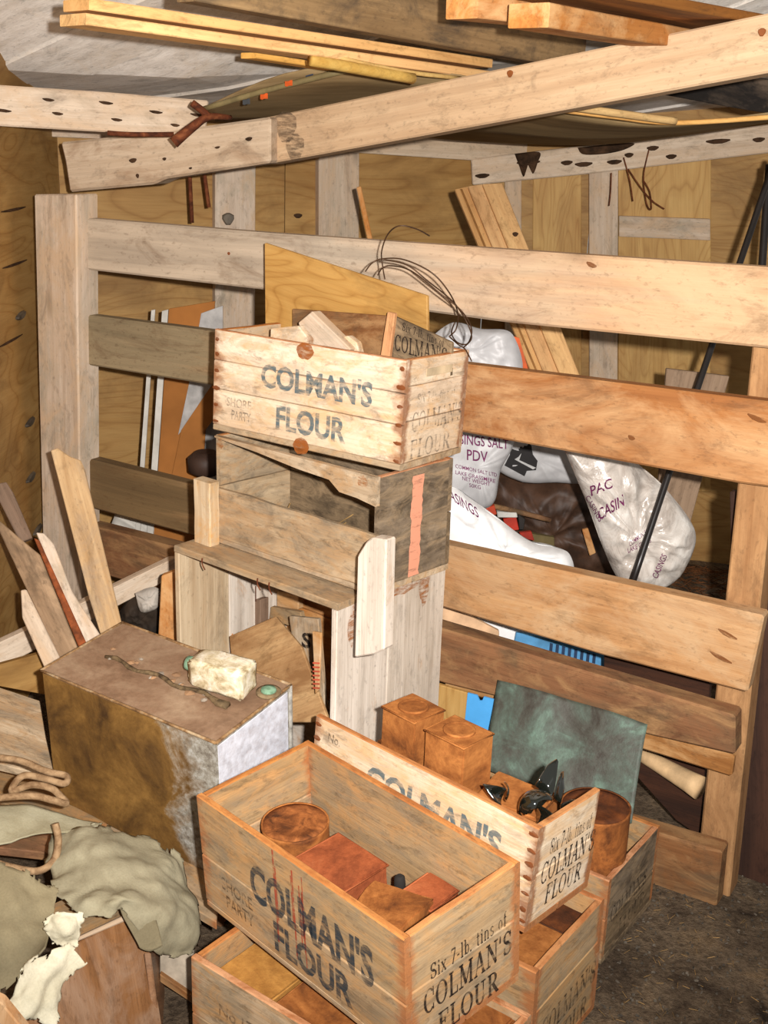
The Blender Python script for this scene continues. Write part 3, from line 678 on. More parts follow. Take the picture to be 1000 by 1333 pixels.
# top of the tall stack
k1 = Crate('flour_crate', "bleached crate stencilled COLMAN'S FLOUR on top of the tall stack", *FIT['C1'], .955, 'flour crates')
k1.std(CRL(), CRL(), CRG(), (.38, .30, .32), (.5, .5), (.4, .34, .26)); k1.nails(6)
k1.text(BL, 'front', .27, .85, .52, .76, INK['blue']()); k1.text(BF, 'front', .36, .73, .14, .38, INK['blue']())
k1.text(BSP, 'front', .08, .22, .27, .36, INK['ghost']()); k1.text(BSP2, 'front', .11, .22, .15, .24, INK['ghost']())
k1.text(SC_, 'end', .14, .95, .33, .52, INK['ghost']()); k1.text(SF, 'end', .14, .78, .08, .26, INK['ghost']()); k1.text(SX, 'end', .2, .8, .58, .68, INK['ghost']())
lm = link('paper_label', board_mesh(.10, .016, .0012, j=0), plain('old_paper', (214, 190, 154), .9, .1), k1.M @ M4(FR_END, Vector((k1.L+.001, .075, k1.H*.82))), k1.e)
for q in [(.5, .93), (.5, .03)]:
    R_ = ink('rust_patch', (150, 84, 36), .42, .85, 60)
    c = k1.pt(q[0]*k1.L, -.0012, q[1]*k1.H); v = [(.022*math.cos(a)*random.uniform(.9, 1.1), .018*math.sin(a)*random.uniform(.9, 1.1), 0) for a in [2*PI*i/16 for i in range(16)]]
    link('rust_stain', mesh('rust_stain', v, [tuple(range(16))]), R_, M4(k1.R @ FR_SIDE, c), k1.e)
# second crate, front board missing
k2 = Crate('broken_crate', 'grey broken crate with a missing front board in the tall stack', *FIT['C2'], .955, 'flour crates')
k2.side(0, (.50,), CRG()) if False else None
k2.board('side_board', FR_SIDE, (0, k2.t, k2.t), k2.L, k2.H*.47, CRG(), j=.002, n=8)
k2.side(k2.W-k2.t, (.5, .5), CRD()); k2.end(k2.L-k2.t, (1.0,), CRD()); k2.end(0, (.5, .5), CRG()); k2.base(2, CRG())
bm = bmesh.new(); pl_ = [(.02, .985), (.3, .95), (.55, .90), (.74, .88), (.80, .80), (.90, .79), (1.0, .76), (1.0, 1.0), (.02, 1.0)]
vs = [bm.verts.new((a*k2.L, b*k2.H, 0)) for a, b in pl_]; f0 = bm.faces.new(vs); ex = bmesh.ops.extrude_face_region(bm, geom=[f0])
bmesh.ops.translate(bm, verts=[g for g in ex['geom'] if isinstance(g, bmesh.types.BMVert)], vec=(0, 0, -k2.t)); bmesh.ops.recalc_face_normals(bm, faces=bm.faces)
me = bpy.data.meshes.new('splintered_board'); bm.to_mesh(me); bm.free(); link('splintered_board', me, CRG(), k2.M @ M4(FR_SIDE, Vector((0, 0, 0))), k2.e)
v = []; f = []
for i in range(24):
    z = .06+.87*i/23
    for sgn in (-1, 1): v.append((k2.W*(.52)+sgn*(.017+random.uniform(-.003, .003))+.006*(z-.5), z*k2.H, 0))
for i in range(23): f.append((2*i, 2*i+1, 2*i+3, 2*i+2))
tag(link('paint_streak', mesh('paint_streak', v, f), ink('salmon_paint', (222, 152, 122), .33, .92, 50), k2.M @ M4(FR_END, Vector((k2.L+.0012, 0, 0))), k2.e), 'salmon pink brushed paint streak')
# bottom crate on its side, mouth to the front
k3 = Crate('open_crate', 'large pale crate lying on its side with its mouth open, bottom of stack', *FIT['C3'], .955)
L3, W3, H3, t3 = k3.L, k3.W, k3.H, .016
STAIN = wood('yellow_stained_board', (218, 198, 168), (176, 148, 116), blotch=(206, 140, 52), bl=(.56, .72), bsc=3)
WEAT = wood('silver_weathered_board', (222, 208, 192), (182, 166, 148), blotch=(182, 132, 80), bl=(.64, .84), ring=.5, grime=.35)
V_END = frame((0, 0, 1), (0, 1, 0))     # x up, y depth -> z = -x axis
def vend(x, y, w, mat, nm='end_board'): return k3.board(nm, V_END, (x+t3, y+.0008, .0), H3-t3, w-.0016, mat, lz=t3)
vend(0, 0, W3*.42, STAIN); vend(0, W3*.42, W3*.58, WEAT)
vend(L3-t3, 0, W3*.46, WEAT); vend(L3-t3, W3*.46, W3*.54, WEAT)
for i in range(3): k3.board('top_board', FR_BASE, (0, i*W3/3+.0008, H3-t3), L3, W3/3-.0016, CRG(), lz=t3)
for i in range(3): k3.board('back_board', FR_SIDE, (t3, W3, i*(H3-t3)/3+.001), L3-2*t3, (H3-t3)/3-.002, ORNG() if i else WEAT, lz=t3)
k3.board('bottom_board', FR_BASE, (t3, 0, 0), L3-2*t3, W3-t3, CRB(), lz=t3)
for x in (.2, .55, .62): 
    q = k3.pt(x*L3, -.004, H3-.004); tube('bent_nail', [q, q+Vector((0, -.004, -.012)), q+Vector((.006, -.004, -.026))], .0016, IRON(), k3.e, n=3, seg=5)
def stain(k, face, x, z, w, h, mat, parent, n=18, nm='rust_stain'):
    v = [(w*math.cos(a)*random.uniform(.75, 1.15), h*math.sin(a)*random.uniform(.75, 1.15), 0) for a in [2*PI*i/n for i in range(n)]]
    R, p = (FR_SIDE, (x*k.L, -.0013, z*k.H)) if face == 'front' else (FR_END, (k.L+.0013, x*k.W, z*k.H))
    return link(nm, mesh(nm, v, [tuple(range(n))]), mat, k.M @ M4(R, Vector(p)), parent)
RS = ink('run_rust', (166, 100, 44), .52, .75, 70)
hosts = [o for o in COL.objects if o.parent == k3.e and o.name.startswith('end_board')][2:]
for x, z, w, h in [(.22, .955, .04, .022), (.62, .965, .06, .016), (.45, .93, .015, .05), (.78, .94, .02, .045), (.12, .9, .012, .04)]: stain(k3, 'end', x, z, w, h, RS, hosts[0 if x < .46 else 1])
for x, z, w in [(.93, .94, .014), (.06, .94, .012)]: stain(k2, 'front', x, z, w, w, RS, k2.e)
v = []; f = []
for i in range(60):
    p = Vector((random.uniform(.06, k2.L-.06), random.uniform(.03, k2.W-.03), k2.t+random.uniform(.002, .03))); a = random.uniform(0, PI); u = Vector((math.cos(a), math.sin(a), random.uniform(-.2, .9)))*random.uniform(.02, .06); q = len(v)
    v += [p, p+Vector((.0012, .0012, 0)), p+u+Vector((.0012, .0012, 0)), p+u, p+Vector((0, 0, .0015)), p+u+Vector((0, 0, .0015))]; f += [(q, q+1, q+2, q+3), (q, q+3, q+5, q+4), (q+1, q+4, q+5, q+2)]
tag(link('straw_wisps', mesh('straw_wisps', v, f), STRAW, k2.M), 'dry straw wisps inside the broken crate', 'straw', kind='stuff')
# front crate
k4 = Crate('flour_crate', "brown open crate stencilled COLMAN'S FLOUR with red drips, nearest the camera", *FIT['C4'], 1, 'flour crates')
k4.std(CRB(), CRB(), CRB(), (.45, .55), (1.0,), (.52, .48))
k4.text(BL, 'front', .28, .87, .42, .76, INK['dark']()); k4.text(BF, 'front', .39, .77, .11, .37, INK['dark']())
k4.text(BSP, 'front', .11, .28, .30, .41, INK['ghostd']()); k4.text(BSP2, 'front', .13, .28, .15, .26, INK['ghostd']())
k4.text(SX, 'end', .2, .87, .55, .68, INK['black']()); k4.text(SC_, 'end', .14, .92, .30, .50, INK['black']()); k4.text(SF, 'end', .26, .80, .05, .24, INK['black']())
for i in range(9):
    x = .40+.16*random.random(); z1 = random.uniform(.75, .99); z0 = random.uniform(.1, .5); w_ = random.uniform(.001, .0028)
    link('red_drip', mesh('red_drip', [(x*k4.L-w_, z0*k4.H, 0), (x*k4.L+w_, z0*k4.H, 0), (x*k4.L+w_, z1*k4.H, 0), (x*k4.L-w_, z1*k4.H, 0)], [(0, 1, 2, 3)]), ink('red_paint', (170, 72, 50), .45, .8), k4.M @ M4(FR_SIDE, Vector((0, -.0011, 0))), k4.host('front', .2))
# crate behind it
k5 = Crate('flour_crate', "pale crate stencilled COLMAN'S FLOUR with broken black glass in it", *FIT['C5'], 1, 'flour crates')
k5.side(0, (.46, .54), CRL()); k5.end(k5.L-k5.t, (.5, .5), CRL()); k5.base(2, CRB()); k5.board('side_board', FR_SIDE, (0, k5.W, k5.t), k5.L, k5.H*.35, CRB()); k5.nails(7, ('fr', 'fl'))
k5.text(BL, 'front', .27, .87, .52, .80, INK['blue']()); k5.text(text_polys('No.', .01), 'front', .07, .13, .80, .89, INK['ghostd']())
k5.text(SX, 'end', .22, .86, .66, .82, INK['black']()); k5.text(SC_, 'end', .14, .97, .40, .62, INK['black']()); k5.text(SF, 'end', .26, .82, .16, .36, INK['black']())
k6 = Crate('flour_crate', 'dark brown crate on the floor nearest the fence, holding a round tin', *FIT['C6'], 1, 'flour crates')
k6.std(CRB(), CRD(), CRD(), (.5, .5), (.5, .5), (.42, .58)); k6.text(SC_, 'end', .1, .8, .42, .62, INK['ghostd']()); k6.text(SF, 'end', .3, .8, .15, .34, INK['ghostd']())
k7 = Crate('flour_crate', 'brown crate full of flat rusty tins under the nearest crate', *FIT['C7'], 1, 'flour crates')
k7.std(CRB(), CRB(), CRB(), (.5, .5), (.5, .5), (.5, .5)); k7.text(BNO, 'front', .13, .34, .66, .76, INK['ghostd']()); k7.text(BL, 'front', .28, .87, .2, .5, INK['ghostd']())
k8 = Crate('flour_crate', 'brown floor crate with a rusty tin, under the crate of broken glass', *FIT['C8'], 1, 'flour crates')
k8.std(CRB(), CRB(), CRB(), (.5, .5), (.5, .5), (.62, .38)); k8.text(SC_, 'end', .14, .95, .30, .50, INK['ghostd']()); k8.text(SF, 'end', .3, .85, .05, .25, INK['ghostd']())
# ---------------------------------------------------------------- tins
def tin(label, M, sx, sy, sz, mat, lid=True, cat='tin', group='rusty tins', dent=.004, seed=0, name='rusty_tin'):
    e = thing(name, label, cat, M.translation, M.to_3x3(), group)
    bm = bmesh.new(); bmesh.ops.create_cube(bm, size=1)
    bmesh.ops.subdivide_edges(bm, edges=bm.edges[:], cuts=4, use_grid_fill=True)
    off = Vector((seed*1.7, seed*.9, seed*2.3))
    for v in bm.verts:
        v.co = Vector(((v.co.x+.5)*sx, (v.co.y+.5)*sy, (v.co.z+.5)*sz)); v.co += noise.noise_vector(v.co*9+off)*dent
    bmesh.ops.bevel(bm, geom=[q for q in bm.edges if q.calc_face_angle(0) > .9], offset=.003, segments=2, affect='EDGES')
    me = bpy.data.meshes.new('tin_body'); bm.to_mesh(me); bm.free(); link('tin_body', me, mat, M, e)
    for z in (.004, sz-.004):
        pts = [Vector(q) for q in ((0, 0, z), (sx, 0, z), (sx, sy, z), (0, sy, z), (0, 0, z))]
        link('rim', tube_mesh([M @ q for q in pts], .0022, 5), mat, Matrix.Identity(4), e)
    if lid: lathe('lid', [(min(sx, sy)*.36, 0), (min(sx, sy)*.36, .003), (min(sx, sy)*.33, .005), (min(sx, sy)*.3, .002)], mat, M @ Matrix.Translation((sx/2, sy/2, sz-.001)), e, seg=22)
    return e
def round_tin(label, M, r, h, mat, top=None, group='rusty tins'):
    e = thing('round_tin', label, 'tin', M.translation, M.to_3x3(), group)
    lathe('tin_body', [(r*.97, 0), (r, .004), (r*.985, .01), (r*.985, h*.3), (r*.985, h*.6), (r*.985, h-.01), (r, h-.004), (r, h), (r*.95, h), (r*.94, h-.003)], mat, M, e, dent=.03)
    lathe('lid', [(r*.95, h-.012), (r*.95, h-.001), (r*.7, h+.0005), (r*.66, h-.0015), (r*.3, h+.0005)], top or rusty('pitted_lid', [(.3, (70, 40, 22)), (.45, (124, 72, 36)), (.6, (164, 100, 52)), (.75, (92, 52, 28))], 26), M, e, dent=.01)
    return e
def inC(k, x, y, z, yaw=0, tx=0, ty=0): return k.M @ M4(R3(yaw, tx, ty), Vector((x, y, z)))
ft = .014
round_tin('round rusty tin lid up in the far end of the nearest crate', inC(k4, .079, .15, ft), .062, .128, RUST())
tin('smooth red rusted square tin in the middle of the nearest crate', inC(k4, .146, .07, ft, .0), .13, .125, .118, RUSTR(), False, dent=.003, seed=3)
tin('crumpled brown rusty tin at the near end of the nearest crate', inC(k4, .325, .055, ft, .25, .0, -.12), .11, .11, .105, RUST(), False, dent=.014, seed=5)
tin('small upright rusty tin against the back board of the nearest crate', inC(k4, .335, .165, ft, .05), .07, .07, .11, RUSTR(), False, dent=.005, seed=6)
tin('dark topped rusty tin in the near corner of the nearest crate', inC(k4, .41, .155, ft, .1), .08, .075, .10, RUSTD(), False, dent=.007, seed=7)
tag(lathe('burnt_cork', [(.008, 0), (.010, .015), (.009, .03), (.005, .034)], plain('soot_black', (44, 40, 38), .9, .2), inC(k4, .315, .185, .1)), 'small sooty black stopper among the tins in the nearest crate', 'stopper')
tin('dull ochre tin at the far end of the lowest front crate', inC(k7, .03, .03, ft), .12, .19, .2, rusty('ochre_tin', [(.3, (150, 100, 44)), (.6, (184, 132, 66))], 8), False, seed=8)
tin('flat topped orange rusty tin in the lowest front crate', inC(k7, .165, .03, ft), .145, .19, .205, RUST(), False, seed=9)
tin('rough rusty tin in the middle of the lowest front crate', inC(k7, .325, .03, ft), .14, .105, .2, RUSTR(), False, seed=10)
tin('orange rusty tin in the near corner of the lowest front crate', inC(k7, .395, .142, ft, .0), .105, .095, .222, RUST(), False, seed=11)
tin('rusty tin with torn paper label, under the crate of broken glass', inC(k8, .375, .03, ft), .12, .125, .205, RUST(), False, dent=.004, seed=12)
TL = [o for o in COL.objects if o.get('label', '').startswith('rusty tin with torn')][0]
link('paper_label', board_mesh(.125, .035, .001, j=.0008, n=5), plain('torn_label', (206, 178, 128), .9, .1, .3), inC(k8, .500, .03, .172) @ M4(FR_END, Vector((0, 0, 0))), TL)
link('paper_label', board_mesh(.12, .03, .001, j=.0008, n=5), MATS['torn_label'], inC(k8, .375, .0285, .175) @ M4(FR_SIDE, Vector((0, 0, 0))), TL)
tin('rusty tin deep behind the torn label tin', inC(k8, .40, .165, ft), .09, .07, .20, RUSTD(), False, dent=.006, seed=13)
tin('taller rusty square tin with round lid beside the pale crate side', M4(R3(-.80, 0, 0), Vector((.008, 2.026, .325))), .088, .082, .235, RUST(), True, dent=.002, seed=14)
tin('second rusty square tin standing before the blue sheet', M4(R3(-.77, 0, 0), Vector((.088, 1.950, .32))), .096, .084, .235, RUST(), True, dent=.002, seed=15)
tin('flattened rusty tin lying under the broken black glass', inC(k5, .345, .06, .12, .2), .12, .11, .045, RUST(), False, dent=.008, seed=16)
round_tin('large round tin with dark lid beside the fence in the floor crate', Matrix.Translation((.452, 2.118, .012)), .072, .29, rusty('brown_round_tin', [(.3, (60, 34, 20)), (.45, (104, 60, 30)), (.6, (160, 96, 46)), (.75, (84, 48, 26))], 14), RUSTD())
# broken black bottle
BG = NT('black_glass', .06, .8); BG.b.inputs['Base Color'].default_value = (.006, .007, .005, 1); BG.b.inputs['Coat Weight'].default_value = 1; BG = BG.m
bt = thing('broken_bottle', 'shattered black glass bottle lying in the pale crate', 'bottle', k5.pt(.40, .08, .17))
def bt_part(nm, v, f, M):
    me = mesh(nm, v, f, True); bm = bmesh.new(); bm.from_mesh(me); bmesh.ops.recalc_face_normals(bm, faces=bm.faces); bmesh.ops.solidify(bm, geom=bm.faces[:], thickness=.003); bm.to_mesh(me); bm.free()
    me.polygons.foreach_set('use_smooth', [True]*len(me.polygons)); return link(nm, me, BG, M, bt)
def cyl_shard(c, R, r, h, a1, tip):
    v = []; f = []; N = 8
    for i in range(N+1):
        u = i/N; a = (u-.5)*a1; hh = h*(1-abs(u-tip)/max(tip, 1-tip))**.8+.004
        for k in range(4): z = hh*k/3; v.append((r*math.cos(a)-r, r*math.sin(a), z))
    for i in range(N):
        for k in range(3): q = i*4+k; f.append((q, q+4, q+5, q+1))
    return bt_part('shard', v, f, M4(R, c))
v = []; f = []; N = 20                                    # domed base, broken rim
for k in range(7):
    a = k/6*1.45
    for i in range(N):
        b_ = 2*PI*i/N; ex = 1 if k < 6 else 1+.35*noise.noise(Vector((math.cos(b_)*2, math.sin(b_)*2, 1.3)))
        v.append((.033*math.sin(a)*math.cos(b_), .033*math.sin(a)*math.sin(b_), .033*(1-math.cos(a))*ex))
for k in range(6):
    for i in range(N): q = k*N+i; w2 = k*N+(i+1) % N; f.append((q, w2, w2+N, q+N))
bt_part('bottle_base', v, f, M4(R3(.4, 2.3, .2), atY(688, 1030, 1.80)))
for q in [(664, 1030, .2, .9, -.3, .024, .05, 1.6, .3), (706, 1030, 1.3, .5, .6, .026, .06, 1.5, .7), (722, 1040, 2.2, .9, .5, .024, .055, 1.3, .4), (652, 1040, 2.8, -.4, .8, .03, .04, 1.4, .5), (700, 1058, .6, 1.2, 0, .03, .045, 1.6, .5), (730, 1056, 1.7, 1.3, .3, .028, .035, 1.5, .6)]:
    cyl_shard(atY(q[0], q[1], 1.82), R3(q[2], q[3], q[4]), q[5], q[6], q[7], q[8])
# ---------------------------------------------------------------- big rusty can
cs = .85; cb = (-.8262, 2.6838, -.083, -.5435, .0998, .0477); cd = (.55*cs, .2866*cs, .3932*cs)
cR = R3(*cb[3:]); cO = EYEV+(Vector(cb[:3])-EYEV)*cs; CM = M4(cR, cO)
can = thing('rusty_can', 'large rusted sheet metal can with soldered top seam', 'can', cO, cR)
def can_mat():
    t = NT('can_metal', .55, .4)
    tc = t.new('ShaderNodeTexCoord'); sx = t.new('ShaderNodeSeparateXYZ'); t.L(tc.outputs['Generated'], sx.inputs[0])
    n1 = t.noise(t.coords((8, 8, 8)), 1, 6, .65, .5); n2 = t.noise(t.coords((70, 70, 70)), 1, 4, .7)
    rust = t.ramp(n1, [(.3, (64, 44, 26)), (.48, (116, 84, 42)), (.66, (150, 112, 58)), (.8, (110, 62, 30))])
    zinc = t.ramp(n2, [(.3, (112, 104, 94)), (.5, (150, 144, 132)), (.7, (176, 174, 168))])
    m = t.math('ADD', t.math('MULTIPLY', sx.outputs[0], 1.0), t.math('MULTIPLY', t.math('SUBTRACT', n1, .5), .9))
    col = t.mix(t.ramp(m, [(.76, B0), (.90, W1)]), rust, zinc)
    # the top is browner than the sides
    top = t.ramp(n1, [(.3, (108, 82, 62)), (.5, (142, 112, 88)), (.7, (168, 142, 116))])
    col = t.mix(t.ramp(sx.outputs[2], [(.975, B0), (.99, W1)]), col, top)
    col = t.mix(.5, col, t.ramp(n2, [(.3, (.6, .55, .5, 1)), (.6, W1)]), 'MULTIPLY')
    return t.fin(col, n2, .3, .003)
bm = bmesh.new(); bmesh.ops.create_cube(bm, size=1); bmesh.ops.subdivide_edges(bm, edges=bm.edges[:], cuts=7, use_grid_fill=True)
for v in bm.verts:
    x, y, z = v.co; v.co = Vector(((x+.5)*cd[0], (y+.5)*cd[1], (z+.5)*cd[2])); 
    if y < -.45: v.co.y += .006*noise.noise(v.co*7)-.004*math.cos(x*PI)*math.cos(z*PI)
    if z > .45: v.co.z += .003*noise.noise(v.co*9)
bmesh.ops.bevel(bm, geom=[q for q in bm.edges if q.calc_face_angle(0) > 1.2], offset=.004, segments=2, affect='EDGES')
me = bpy.data.meshes.new('can_body'); bm.to_mesh(me); bm.free(); link('can_body', me, can_mat(), CM, can)
link('zinc_end', board_mesh(cd[1]*.92, cd[2]*.94, .002, j=0, n=1), rusty('bright_zinc', [(.3, (206, 208, 218)), (.6, (230, 232, 242))], 30, .5, 0, .3, .4), CM @ M4(FR_END, Vector((cd[0]-.0005, cd[1]*.02, cd[2]*.03))), can)
sp = [CM @ Vector((cd[0]*(.16+.72*i/14), cd[1]*(.46+.03*math.sin(i*1.3)), cd[2]+.002)) for i in range(15)]
link('solder_seam', tube_mesh(sp, .004, 6, lambda q: .0035+.0025*abs(math.sin(q*23))+(.004 if q > .88 else 0)), rusty('dark_seam', [(.3, (60, 48, 34)), (.6, (120, 100, 72))], 60), Matrix.Identity(4), can)
for i in range(16):
    q = CM @ Vector((cd[0]*random.uniform(.1, .8), cd[1]*random.uniform(.4, .62), cd[2]+.001)); r_ = random.uniform(.004, .013)
    v = [(r_*math.cos(a)*random.uniform(.7, 1.2), r_*math.sin(a)*random.uniform(.7, 1.2), 0) for a in [2*PI*j/8 for j in range(8)]]+[(0, 0, .003)]
    link('flake', mesh('flake', v, [(j, (j+1) % 8, 8) for j in range(8)]), plain('grey_flake_%d' % (i % 2), [(168, 154, 138), (176, 136, 100)][i % 2], .8), M4(cR, q), can)
q = CM @ Vector((cd[0]*.955, cd[1]*.80, cd[2]))
e = thing('green_cap', 'green corroded round cap on the corner of the rusty can', 'cap', q, cR)
lathe('rim', [(.026, 0), (.026, .003), (.02, .005)], rusty('rim_rust', [(.3, (90, 72, 52)), (.6, (140, 120, 90))], 50), M4(cR, q), e, seg=20)
lathe('dome', [(.017, .004), (.015, .009), (.006, .011)], rusty('verdigris', [(.3, (96, 132, 104)), (.6, (134, 168, 140))], 60), M4(cR, q), e, seg=18)
ring_ = [(0, 0), (1, 0), (1, 1), (0, 1), (0, 0)]
for i in range(4):
    a_, b_ = ring_[i], ring_[i+1]
    link('solder_edge', tube_mesh([CM @ Vector((cd[0]*(a_[0]+(b_[0]-a_[0])*q/10), cd[1]*(a_[1]+(b_[1]-a_[1])*q/10), cd[2]-.001)) for q in range(11)], .0032, 6, lambda q: .0028+.0012*abs(math.sin(q*31+i))), rusty('edge_solder', [(.3, (96, 70, 46)), (.5, (150, 116, 78)), (.7, (186, 164, 132))], 40), Matrix.Identity(4), can)
link('solder_edge', tube_mesh([CM @ Vector((cd[0]-.001, cd[1]-.004, cd[2]*q/10)) for q in range(11)], .006, 6), MATS['edge_solder'] if False else rusty('grey_solder', [(.3, (130, 126, 118)), (.6, (178, 174, 164))], 60), Matrix.Identity(4), can)
# crusted glass jar on its side
jm = rusty('crusted_jar', [(.3, (150, 128, 88)), (.45, (214, 200, 166)), (.6, (240, 232, 212)), (.75, (176, 150, 104))], 30, .35, 0, .6, .4)
jo = CM @ Vector((cd[0]*.62, cd[1]*.60, cd[2]+.003)); jR = cR @ R3(.12)
jar = thing('crusted_jar', 'square glass jar crusted white lying on the rusty can', 'jar', jo, jR)
bm = bmesh.new(); bmesh.ops.create_cube(bm, size=1); bmesh.ops.subdivide_edges(bm, edges=bm.edges[:], cuts=6, use_grid_fill=True)
for v in bm.verts:
    x, y, z = v.co+Vector((.5, .5, .5)); sh = 1 if x > .2 else .72+.28*math.sqrt(max(0, x/.2))
    v.co = Vector((x*.135, (y-.5)*.068*sh, .034+(z-.5)*.066*sh)); v.co += noise.noise_vector(v.co*40)*.0022
bmesh.ops.bevel(bm, geom=[q for q in bm.edges if q.calc_face_angle(0) > .8], offset=.006, segments=2, affect='EDGES')
me = bpy.data.meshes.new('jar_body'); bm.to_mesh(me); bm.free(); me.polygons.foreach_set('use_smooth', [True]*len(me.polygons)); link('jar_body', me, jm, M4(jR, jo), jar)
lathe('stopper', [(.013, -.004), (.016, .004), (.015, .016), (.010, .019)], MATS['verdigris'], M4(jR, jo) @ Matrix.Translation((.004, 0, .036)) @ Matrix.Rotation(-PI/2, 4, 'Y'), jar, seg=16)
# ---------------------------------------------------------------- things in and on the stack
def kpl(k, y): return Plane(k.pt(0, y, 0), k.R @ Vector((0, 1, 0)))
tag(prism('plywood_offcut', [(344, 316), (556, 385), (557, 470), (345, 432)], kpl(k1, k1.W*.86), .01, PLYY(), axis=(0, 1)), 'yellow plywood offcut with slanted top standing in the top crate', 'board')
tag(prism('brown_board', [(380, 402), (503, 411), (504, 470), (380, 470)], kpl(k1, k1.W*.78), .010, BROWN(), axis=(0, 1)), 'low brown board before the plywood in the top crate', 'board')
tag(prism('wood_chunk', [(388, 420), (406, 405), (456, 454), (446, 470), (398, 452)], kpl(k1, k1.W*.42), .03, GREY(), axis=(1, 2)), 'pale tilted wood chunk poking out of the top crate', 'wood scrap')
tag(prism('wood_chip', [(352, 428), (388, 424), (402, 442), (398, 470), (350, 470)], kpl(k1, k1.W*.3), .02, CRL(), axis=(0, 1)), 'pale splintered chip just above the rim of the top crate', 'wood scrap')
tag(prism('wood_chip', [(440, 440), (452, 437), (464, 446), (470, 470), (440, 470)], kpl(k1, k1.W*.5), .02, CRL(), axis=(1, 2)), 'small whitish chip beside the pale tilted chunk', 'wood scrap')
e = thing('crate_end_panel', "grey crate end stencilled COLMAN'S leaning inside the top crate", 'panel', kpl(k1, k1.W*.70)(508, 470))
pe = kpl(k1, k1.W*.70)
prism('panel', [(511, 411), (588, 446), (586, 490), (500, 478)], pe, .012, CRD(), e, axis=(0, 1))
prism('cleat', [(504, 406), (514, 408), (505, 478), (493, 474)], pe.off(-.012), .012, ORNG(), e, axis=(1, 2))
def px_text(vf, o, ex, ey, pl, mat, parent, name='lettering', bvh=None, lift=.0015):
    v, f = fit_text(vf, 0, 1, 0, 1); out = []
    for q in v:
        px = o[0]+ex[0]*q.x+ey[0]*q.y; py = o[1]+ex[1]*q.x+ey[1]*q.y
        p = pl(px, py)
        if bvh:
            r = ray(px, py).normalized(); h = bvh.ray_cast(EYEV, r)
            if h[0] is not None: p = h[0]-r*lift
        else: p = p-pl.n*lift
        out.append(p)
    return link(name, mesh(name, out, f), mat, Matrix.Identity(4), parent)
px_text(SX, (524, 430), (54, 22), (1, -11), pe, INK['black'](), e); px_text(SC_, (514, 456), (68, 19), (1, -22), pe, INK['black'](), e)
WIRE = plain('dark_wire', (92, 64, 42), .5, .4, .4, metal=.4)
w1 = thing('wire_coil', 'loose coil of dark wire looping over the top crate', 'wire', atY(600, 445, 2.42))
for pts in [[(501, 363), (498, 345), (497, 327), (505, 305), (520, 294), (542, 298), (559, 307)],
            [(476, 353), (484, 343), (497, 337), (526, 338), (562, 355), (585, 381), (596, 407), (594, 428), (585, 438)],
            [(492, 358), (498, 349), (510, 346), (536, 353), (572, 381), (601, 405), (614, 428), (609, 447), (596, 446), (588, 434), (592, 420)],
            [(500, 338), (530, 345), (556, 365), (590, 393), (608, 420), (614, 440), (604, 452)], [(585, 438), (596, 448), (606, 455), (614, 470)]]:
    tube('wire_loop', [atY(q[0], q[1], 2.44+.04*math.sin(i*1.1)) for i, q in enumerate(pts)], .0015, WIRE, w1, n=7, seg=6)
M = k3.M @ M4(frame((0, 0, 1), (1, 0, 0)), Vector((.012, .05, H3)))
tag(board('wood_block', M, .15, .055, .03, wood('yellow_stain_block', (226, 206, 176), (196, 168, 134), blotch=(204, 150, 80), bl=(.56, .72))), 'short upright block with yellow stain at the left of the stack', 'block')
tag(prism('splintered_batten', [(465, 724), (476, 706), (484, 700), (503, 703), (500, 846), (487, 852), (461, 856)], kpl(k3, -.029), .03, WEAT, axis=(4, 3), bev=.003), 'weathered split batten fixed upright at the front corner of the stack', 'batten')
# inside the open crate
tag(prism('plywood_scrap', [(298, 828), (358, 802), (392, 842), (428, 940), (310, 940)], P3(kpl(k3, .03)(298, 940), kpl(k3, .03)(428, 940), kpl(k3, .14)(350, 805)), .01, wood('scrap_ply', (204, 164, 112), (166, 122, 74), blotch=(140, 100, 62)), axis=(0, 1)), 'fan shaped brown board leaning in the mouth of the open crate', 'board')
e = thing('nailed_block', 'small dark block with two upright nails in the open crate', 'block', kpl(k3, .24)(300, 824))
prism('block', [(300, 778), (339, 781), (339, 830), (300, 830)], kpl(k3, .24), .03, wood('dark_block', (140, 112, 90), (104, 80, 62)), e, axis=(1, 2))
for x in (318, 333): tube('nail', [kpl(k3, .235)(x, 783), kpl(k3, .235)(x, 772), kpl(k3, .235)(x, 763)], .0014, IRON(), e, n=2, seg=5)
tag(prism('curled_lath', [(291, 810), (297, 811), (300, 822), (312, 850), (304, 852), (294, 828)], kpl(k3, .16), .006, ORNG()), 'thin bent lath at the left inside the open crate', 'lath')
tag(prism('pale_offcut', [(360, 769), (389, 775), (388, 794), (360, 790)], kpl(k3, .30), .02, TANP()), 'pale square offcut high inside the open crate', 'offcut')
tag(prism('rust_board', [(352, 790), (391, 797), (396, 822), (350, 806)], kpl(k3, .28), .015, CRB()), 'rust stained board under the pale offcut in the open crate', 'board')
e = thing('lettered_slat', 'grey slat with a black painted letter inside the open crate', 'slat', kpl(k3, .2)(400, 925))
prism('slat', [(376, 802), (414, 806), (424, 930), (392, 930)], kpl(k3, .2), .012, CRG(), e, axis=(1, 2))
px_text(text_polys('S', .03), (393, 842), (12, 3), (1, -20), kpl(k3, .2), INK['black'](), e)
e = thing('striped_tag', 'narrow wooden tag with red stripes hanging in the open crate', 'tag', kpl(k3, .02)(411, 902))
prism('tag_strip', [(406, 822), (418, 824), (415, 898), (410, 904)], kpl(k3, .02), .006, TANP(), e)
